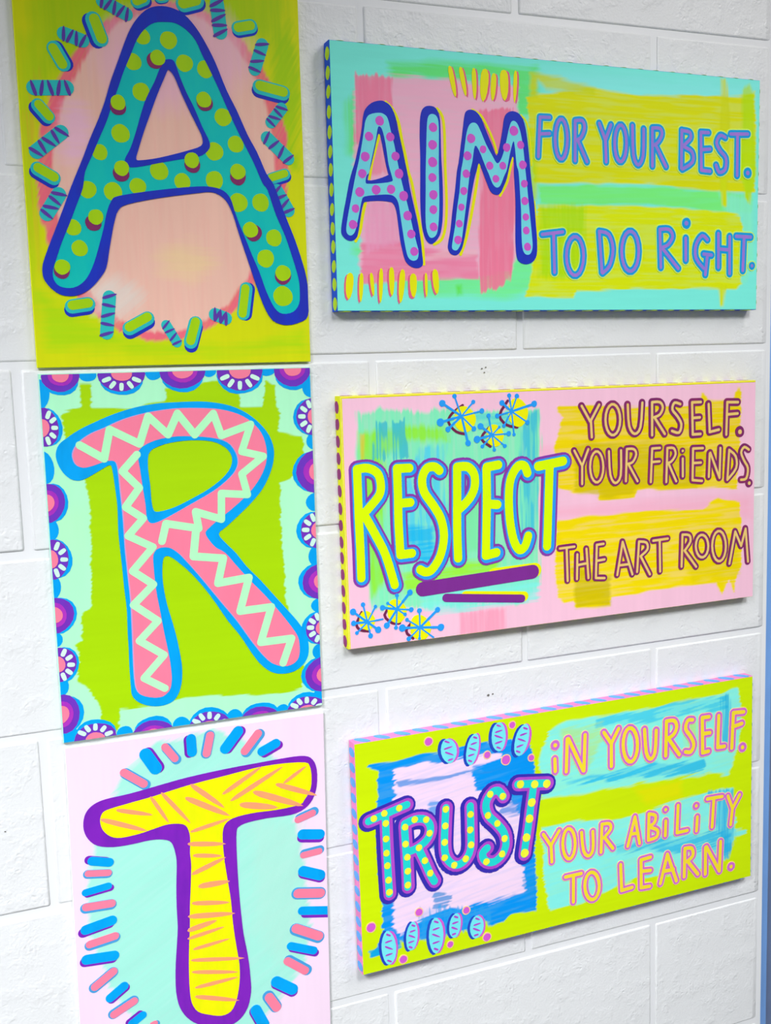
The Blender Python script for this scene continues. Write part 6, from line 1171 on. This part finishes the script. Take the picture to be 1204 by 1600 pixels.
# ------------------------------------------------------------------ painted shapes
def catmull(p,closed,n=4):
    out=[]; m=len(p)
    for i in range(m if closed else m-1):
        g=(lambda k:p[k%m]) if closed else (lambda k:p[min(max(k,0),m-1)])
        a,b,c,d=g(i-1),g(i),g(i+1),g(i+2)
        for j in range(n):
            t=j/n
            out.append(tuple(.5*(2*b[k]+(c[k]-a[k])*t+(2*a[k]-5*b[k]+4*c[k]-d[k])*t*t+(3*b[k]-a[k]-3*c[k]+d[k])*t**3) for k in (0,1)))
    if not closed: out.append(p[-1])
    return out
def disc(x,y,rx,ry,a=0,n=14,j=0):
    c,s=math.cos(a),math.sin(a)
    return [(x+rx*math.cos(t)*c-ry*math.sin(t)*s,y+rx*math.cos(t)*s+ry*math.sin(t)*c) for t in [2*math.pi*(k+j)/n for k in range(n)]]
def ccw(p):
    A=sum(p[i][0]*p[(i+1)%len(p)][1]-p[(i+1)%len(p)][0]*p[i][1] for i in range(len(p)))
    return p if A>0 else p[::-1]
rnd=random.Random(7)
def shape_polys(s):
    f=s[1]; p=[(f[i]/10,f[i+1]/10) for i in range(0,len(f),2)]
    k=s[0]
    if k=='p': return [ccw(catmull(p,True,3) if s[2] else p)]
    if k=='c':
        rx,ry=s[2]/10,s[3]/10; q=rnd.random()*6; n=18 if rx>3 else 14
        return [[(x_+ (x_-p[0][0])*.035*math.sin(2*t_*6.283/n+q),y_+(y_-p[0][1])*.035*math.sin(3*t_*6.283/n+q)) for t_,(x_,y_) in enumerate(disc(p[0][0],p[0][1],rx,ry,s[4],n))]]
    if k=='t':
        (x0,y0),(x1,y1)=p; L=math.hypot(x1-x0,y1-y0) or 1; ux,uy=(x1-x0)/L,(y1-y0)/L; w=s[2]/20
        pr=[(0,.0),(.04,.55),(.15,.9),(.4,1),(.7,.85),(.9,.5),(1,0.0)]
        if L<w*6: pr=[(0,.2),(.06,.8),(.2,1),(.5,1.05),(.8,.95),(.95,.7),(1,.15)]
        up=[(x0+ux*L*t-uy*w*h,y0+uy*L*t+ux*w*h) for t,h in pr]; dn=[(x0+ux*L*t+uy*w*h,y0+uy*L*t-ux*w*h) for t,h in reversed(pr)]
        q=[]
        for v in up+dn:
            if not q or math.hypot(v[0]-q[-1][0],v[1]-q[-1][1])>.02: q.append(v)
        if math.hypot(q[0][0]-q[-1][0],q[0][1]-q[-1][1])<.02: q.pop()
        return [ccw(q)]
    w=s[2]/20; sm,cl=s[3],s[4]
    q=catmull(p,cl,3) if sm and len(p)>2 else p
    m=len(q); out=[]
    for i in range(m if cl else m-1):
        a,b=q[i],q[(i+1)%m]; L=math.hypot(b[0]-a[0],b[1]-a[1])
        if L<.03: continue
        nx,ny=-(b[1]-a[1])/L*w,(b[0]-a[0])/L*w
        out.append(ccw([(a[0]+nx,a[1]+ny),(b[0]+nx,b[1]+ny),(b[0]-nx,b[1]-ny),(a[0]-nx,a[1]-ny)]))
    for i in range(m):
        hard=(not cl and i in (0,m-1)) or not sm
        out.append(disc(q[i][0],q[i][1],w,w,0,16 if hard else 10,.37*i))
    return out
def film(shapes,evenodd,half_w,h,z,base):
    """a film of paint: triangulated union (or even-odd) of outlines in mm, with side walls"""
    verts=[];faces=[]
    for s in shapes:
        for p in shape_polys(s):
            faces.append(list(range(len(verts),len(verts)+len(p)))); verts+=[Vector(v) for v in p]
    e=.35
    clip=any(abs(v.x)>half_w-e or v.y<e or v.y>h-e for v in verts); ci=len(faces)
    if clip:
        faces.append(list(range(len(verts),len(verts)+4))); verts+=[Vector(v) for v in ((-half_w+e,e),(half_w-e,e),(half_w-e,h-e),(-half_w+e,h-e))]
    V,E_,F,ov,oe,of=geometry.delaunay_2d_cdt(verts,[],faces,1,1e-4)
    keep=[]
    for f,src in zip(F,of):
        n=[k for k in src if k!=ci or not clip]
        if clip and ci not in src: continue
        if evenodd:
            if len(n)%2==1: keep.append(f)
        elif n: keep.append(f)
    if not keep: return None
    idx={};vs=[];fs=[]
    def g(k):
        if k not in idx: idx[k]=len(vs); vs.append((V[k].x/1000,-z,V[k].y/1000))
        return idx[k]
    from collections import Counter
    cnt={}
    for f in keep:
        t=[g(k) for k in f]
        fs.append(t)
        for i in range(len(t)):
            a,b=t[i],t[(i+1)%len(t)]; cnt[(a,b)]=1
    low={}
    for (a,b) in list(cnt):
        if (b,a) in cnt: continue
        for k in (a,b):
            if k not in low: low[k]=len(vs); vs.append((vs[k][0],-base,vs[k][2]))
        fs.append([b,a,low[a],low[b]])
    me=bpy.data.meshes.new('paint'); me.from_pydata(vs,[],fs); me.update()
    return me
# ------------------------------------------------------------------ brushed grounds
rng=np.random.default_rng(3)
def vnoise(u,v,seed):
    r=np.random.default_rng(seed).random((64,64)); iu=np.floor(u).astype(int);iv=np.floor(v).astype(int);fu=u-iu;fv=v-iv
    fu=fu*fu*(3-2*fu);fv=fv*fv*(3-2*fv)
    g=lambda a,b:r[a%64,b%64]
    return (g(iu,iv)*(1-fu)+g(iu+1,iv)*fu)*(1-fv)+(g(iu,iv+1)*(1-fu)+g(iu+1,iv+1)*fu)*fv
def sdf(px,py,P):
    d=np.full(px.shape,1e9); ins=np.zeros(px.shape,bool); n=len(P)
    for i in range(n):
        ax,ay=P[i];bx,by=P[(i+1)%n]; ex,ey=bx-ax,by-ay; wx,wy=px-ax,py-ay
        t=np.clip((wx*ex+wy*ey)/(ex*ex+ey*ey+1e-9),0,1); d=np.minimum(d,(wx-ex*t)**2+(wy-ey*t)**2)
        if abs(ey)>1e-9:
            c=((ay<=py)!=(by<=py)); xi=ax+(py-ay)*ex/ey; ins^=(c&(px<xi))
    return np.sqrt(d)*np.where(ins,-1,1)
def ground(key,wm,hm,step=1.05):
    nx,nz=int(wm/step),int(hm/step)
    xs=np.linspace(-wm/2,wm/2,nx+1);zs=np.linspace(0,hm,nz+1); X,Z=np.meshgrid(xs,zs)
    body={'AIM':1.17,'T':.93,'TRU':.98,'A':1.12,'R':1.08,'RES':1.08}[key]
    C=np.ones(X.shape+(3,))*np.array(lin([g for g in GROUNDS if g[0]==key][0][2]))
    for n_,(b,f,col,soft,rag,dr,op,st) in enumerate(GROUNDS):
        if b!=key: continue
        P=[(f[i],f[i+1]) for i in range(0,len(f),2)]
        a=math.radians(dr); u=X*math.cos(a)+Z*math.sin(a); v=-X*math.sin(a)+Z*math.cos(a)
        sk=vnoise(u/45+n_,v/1.9,n_*7+1)*.6+vnoise(u/22,v/4.5+n_,n_*7+2)*.4       # bristle tracks along the stroke
        big=vnoise(X/18+n_,Z/18,n_*7+3)
        d=sdf(X,Z,P)+(sk-.5)*2*rag+(big-.5)*rag
        A=np.clip(.5-d/(2*max(soft,.7)),0,1)*op
        A=A*np.clip(1-st*np.clip((sk-.5)*(9 if st>.35 else 4)+.2,0,1),0,1)
        c=np.array(lin(col))*body; c=c*min(1,.93/c.max()); t=1+(vnoise(u/60,v/3.5,n_*7+5)-.5)*(.025+.06*st)+(vnoise(u/90,v/16,n_*7+6)-.5)*.04
        C=C*(1-A[...,None])+c*t[...,None]*A[...,None]
    return xs,zs,np.clip(C,0,1)
def ground_mat():
    m,nt,b=base_mat('brushed_acrylic_on_canvas',.5,.14)
    at=node(nt,'ShaderNodeAttribute',attribute_name='pigment')
    nt.links.new(at.outputs['Color'],b.inputs['Base Color'])
    p=bump(nt,b,noise(nt,700,1,.5),.00012,.5)
    bump(nt,b,noise(nt,150,3,.5,stretch=(1,1,.5)),.00012,.3,p)
    return m
M_GROUND=ground_mat()
def canvas_mesh(key,w,h,d):
    xs,zs,C=ground(key,w*1000,h*1000)
    nx,nz=len(xs),len(zs)
    X,Z=np.meshgrid(xs/1000,zs/1000); co=np.stack([X,np.full(X.shape,-d),Z],-1).reshape(-1,3)
    i=np.arange(nx*nz).reshape(nz,nx); q=np.stack([i[:-1,:-1],i[:-1,1:],i[1:,1:],i[1:,:-1]],-1).reshape(-1)
    me=bpy.data.meshes.new('painted_ground'); me.vertices.add(nx*nz); me.vertices.foreach_set('co',co.ravel())
    me.loops.add(len(q)); me.loops.foreach_set('vertex_index',q); me.polygons.add(len(q)//4)
    me.polygons.foreach_set('loop_start',np.arange(0,len(q),4)); me.update(calc_edges=True)
    ca=me.color_attributes.new('pigment','FLOAT_COLOR','POINT'); ca.data.foreach_set('color',np.concatenate([C,np.ones(C.shape[:2]+(1,))],-1).astype(np.float32).ravel())
    return me
def side_mat(name,c):
    m,nt,b=base_mat(name,.5,.1); a=tuple(min(.95,v*1.3) for v in lin(c))
    nt.links.new(mixc(nt,ramp(nt,noise(nt,40,3,.6),.35,.7),a,tuple(v*.85 for v in a)),b.inputs['Base Color']); bump(nt,b,noise(nt,600,2,.5),.0002,.6); return m
SPEC={
'A':('lime green canvas panel with a teal polka-dot letter A and pink oval','lime yellow edge',(214,220,20),None),
'R':('canvas panel with a pink zigzag letter R and purple medallion border','mint edge',(176,226,206),None),
'T':('pale pink canvas panel with a yellow letter T outlined in purple','pale pink edge',(252,226,246),None),
'AIM':('wide aqua and lime canvas reading AIM FOR YOUR BEST. TO DO RIGHT.','blue edge',(26,80,206),((188,222,30),'yellow green dot on the edge')),
'RES':('wide pink canvas reading RESPECT YOURSELF. YOUR FRiENDS. THE ART ROOM','yellow edge',(250,236,10),((140,48,110),'maroon dot on the edge')),
'TRU':('wide lime canvas reading TRUST iN YOURSELF. YOUR ABiLiTY TO LEARN.','pink edge',(252,126,180),((92,158,240),'blue stripe on the edge'))}
ROOT={}
for key,(bx,bz,roll,w,h,d) in PLACES.items():
    lab,el,ec,dots=SPEC[key]
    r=bpy.data.objects.new('canvas_painting',None); COL.objects.link(r); ROOT[key]=r
    r.empty_display_size=.05; r.location=(bx,-.0008,bz+Z0); r.rotation_euler=(0,-roll,0)
    r['label']=lab; r['category']='painting'
    r['group']='letter panels of the left column' if len(key)==1 else 'motto canvases of the right column'
    obj('painted_ground',canvas_mesh(key,w,h,d),M_GROUND,r)
    ms=side_mat(key.lower()+'_edge_paint',ec)
    # stretched canvas: folded sides on a wooden stretcher, open at the front where the painted face sits
    bm=bmesh.new(); t=.0006
    def ring(off,y): return [bm.verts.new(v) for v in ((-w/2-off,y,-off),(w/2+off,y,-off),(w/2+off,y,h+off),(-w/2-off,y,h+off))]
    R0=ring(0,-d-.00005); R1=ring(t,-d+.0012); R2=ring(t,0); R3=ring(-.018 if d>.01 else -.01,0)
    for a,b in ((R0,R1),(R1,R2),(R2,R3)):
        for i in range(4): bm.faces.new((a[i],a[(i+1)%4],b[(i+1)%4],b[i]))
    bmesh.ops.recalc_face_normals(bm,faces=bm.faces)
    obj('canvas_edge',mesh_from(bm,'canvas_edge'),ms,r)
    if dots:
        md=side_mat(key.lower()+'_edge_dots',dots[0])
        def dotmesh(kind,rx,ry):
            bm=bmesh.new(); n=14; q=rnd.random()*5
            up=[];lo=[]
            for k in range(n):
                a=2*math.pi*k/n; x=rx*math.cos(a)*(1+.08*math.sin(2*a+q)); y=max(-d*.49,min(d*.49,ry*math.sin(a)))
                if kind=='v': up.append(bm.verts.new((-.0003,y,x))); lo.append(bm.verts.new((0,y,x)))
                else:
                    x+= (-y*.5 if key=='TRU' else 0)
                    up.append(bm.verts.new((x,y,.0003))); lo.append(bm.verts.new((x,y,0)))
            bm.faces.new(up)
            for k in range(n): bm.faces.new((up[k],up[(k+1)%n],lo[(k+1)%n],lo[k]))
            bmesh.ops.recalc_face_normals(bm,faces=bm.faces)
            return mesh_from(bm,'edge_dot',False)
        nl,nt_=(14,24) if key=='AIM' else ((15,26) if key=='RES' else (15,23))
        ry=d*.55 if key=='TRU' else d*.40
        mv=[dotmesh('v',.0072 if key!='TRU' else .0062,ry) for _ in range(3)]; mh=[dotmesh('h',.0075,ry) for _ in range(3)]
        yo=-d*(.5 if key=='TRU' else (.60 if key=='AIM' else .30))
        for sx in (-1,1):
            for k in range(nl):
                o=obj('edge_dot',mv[k%3],md,r); o.location=(sx*(w/2+t),yo,h*(k+.6)/nl+rnd.uniform(-.001,.001)-.004); o.rotation_euler=(0,0,0 if sx<0 else math.pi)
                if sx>0: o.location.y=yo
        for sz in (0,1):
            for k in range(nt_):
                o=obj('edge_dot',mh[k%3],md,r); o.location=(-w/2+w*(k+.5)/nt_+rnd.uniform(-.0015,.0015),yo,(h+t) if sz else -t); o.rotation_euler=(0 if sz else math.pi,0,0)
STEP=.00012
made={}
seq={}
for n_,(bi,ni,par,col,lay,eo,shapes,label) in enumerate(PAINT):
    key=BOARD_KEYS[bi]; bx,bz,roll,w,h,d=PLACES[key]; seq[key]=seq.get(key,0)+1
    me=film(shapes,eo,w*500,h*1000,d+.00015+lay*STEP+seq[key]*4e-7,d)
    if me is None: print('empty film',n_,PART_NAMES[ni]); continue
    p=ROOT[key] if par<0 else made.get(par,ROOT[key])
    made[n_]=obj(PART_NAMES[ni],me,PM[col],p,label or None)
print('films',len(made))
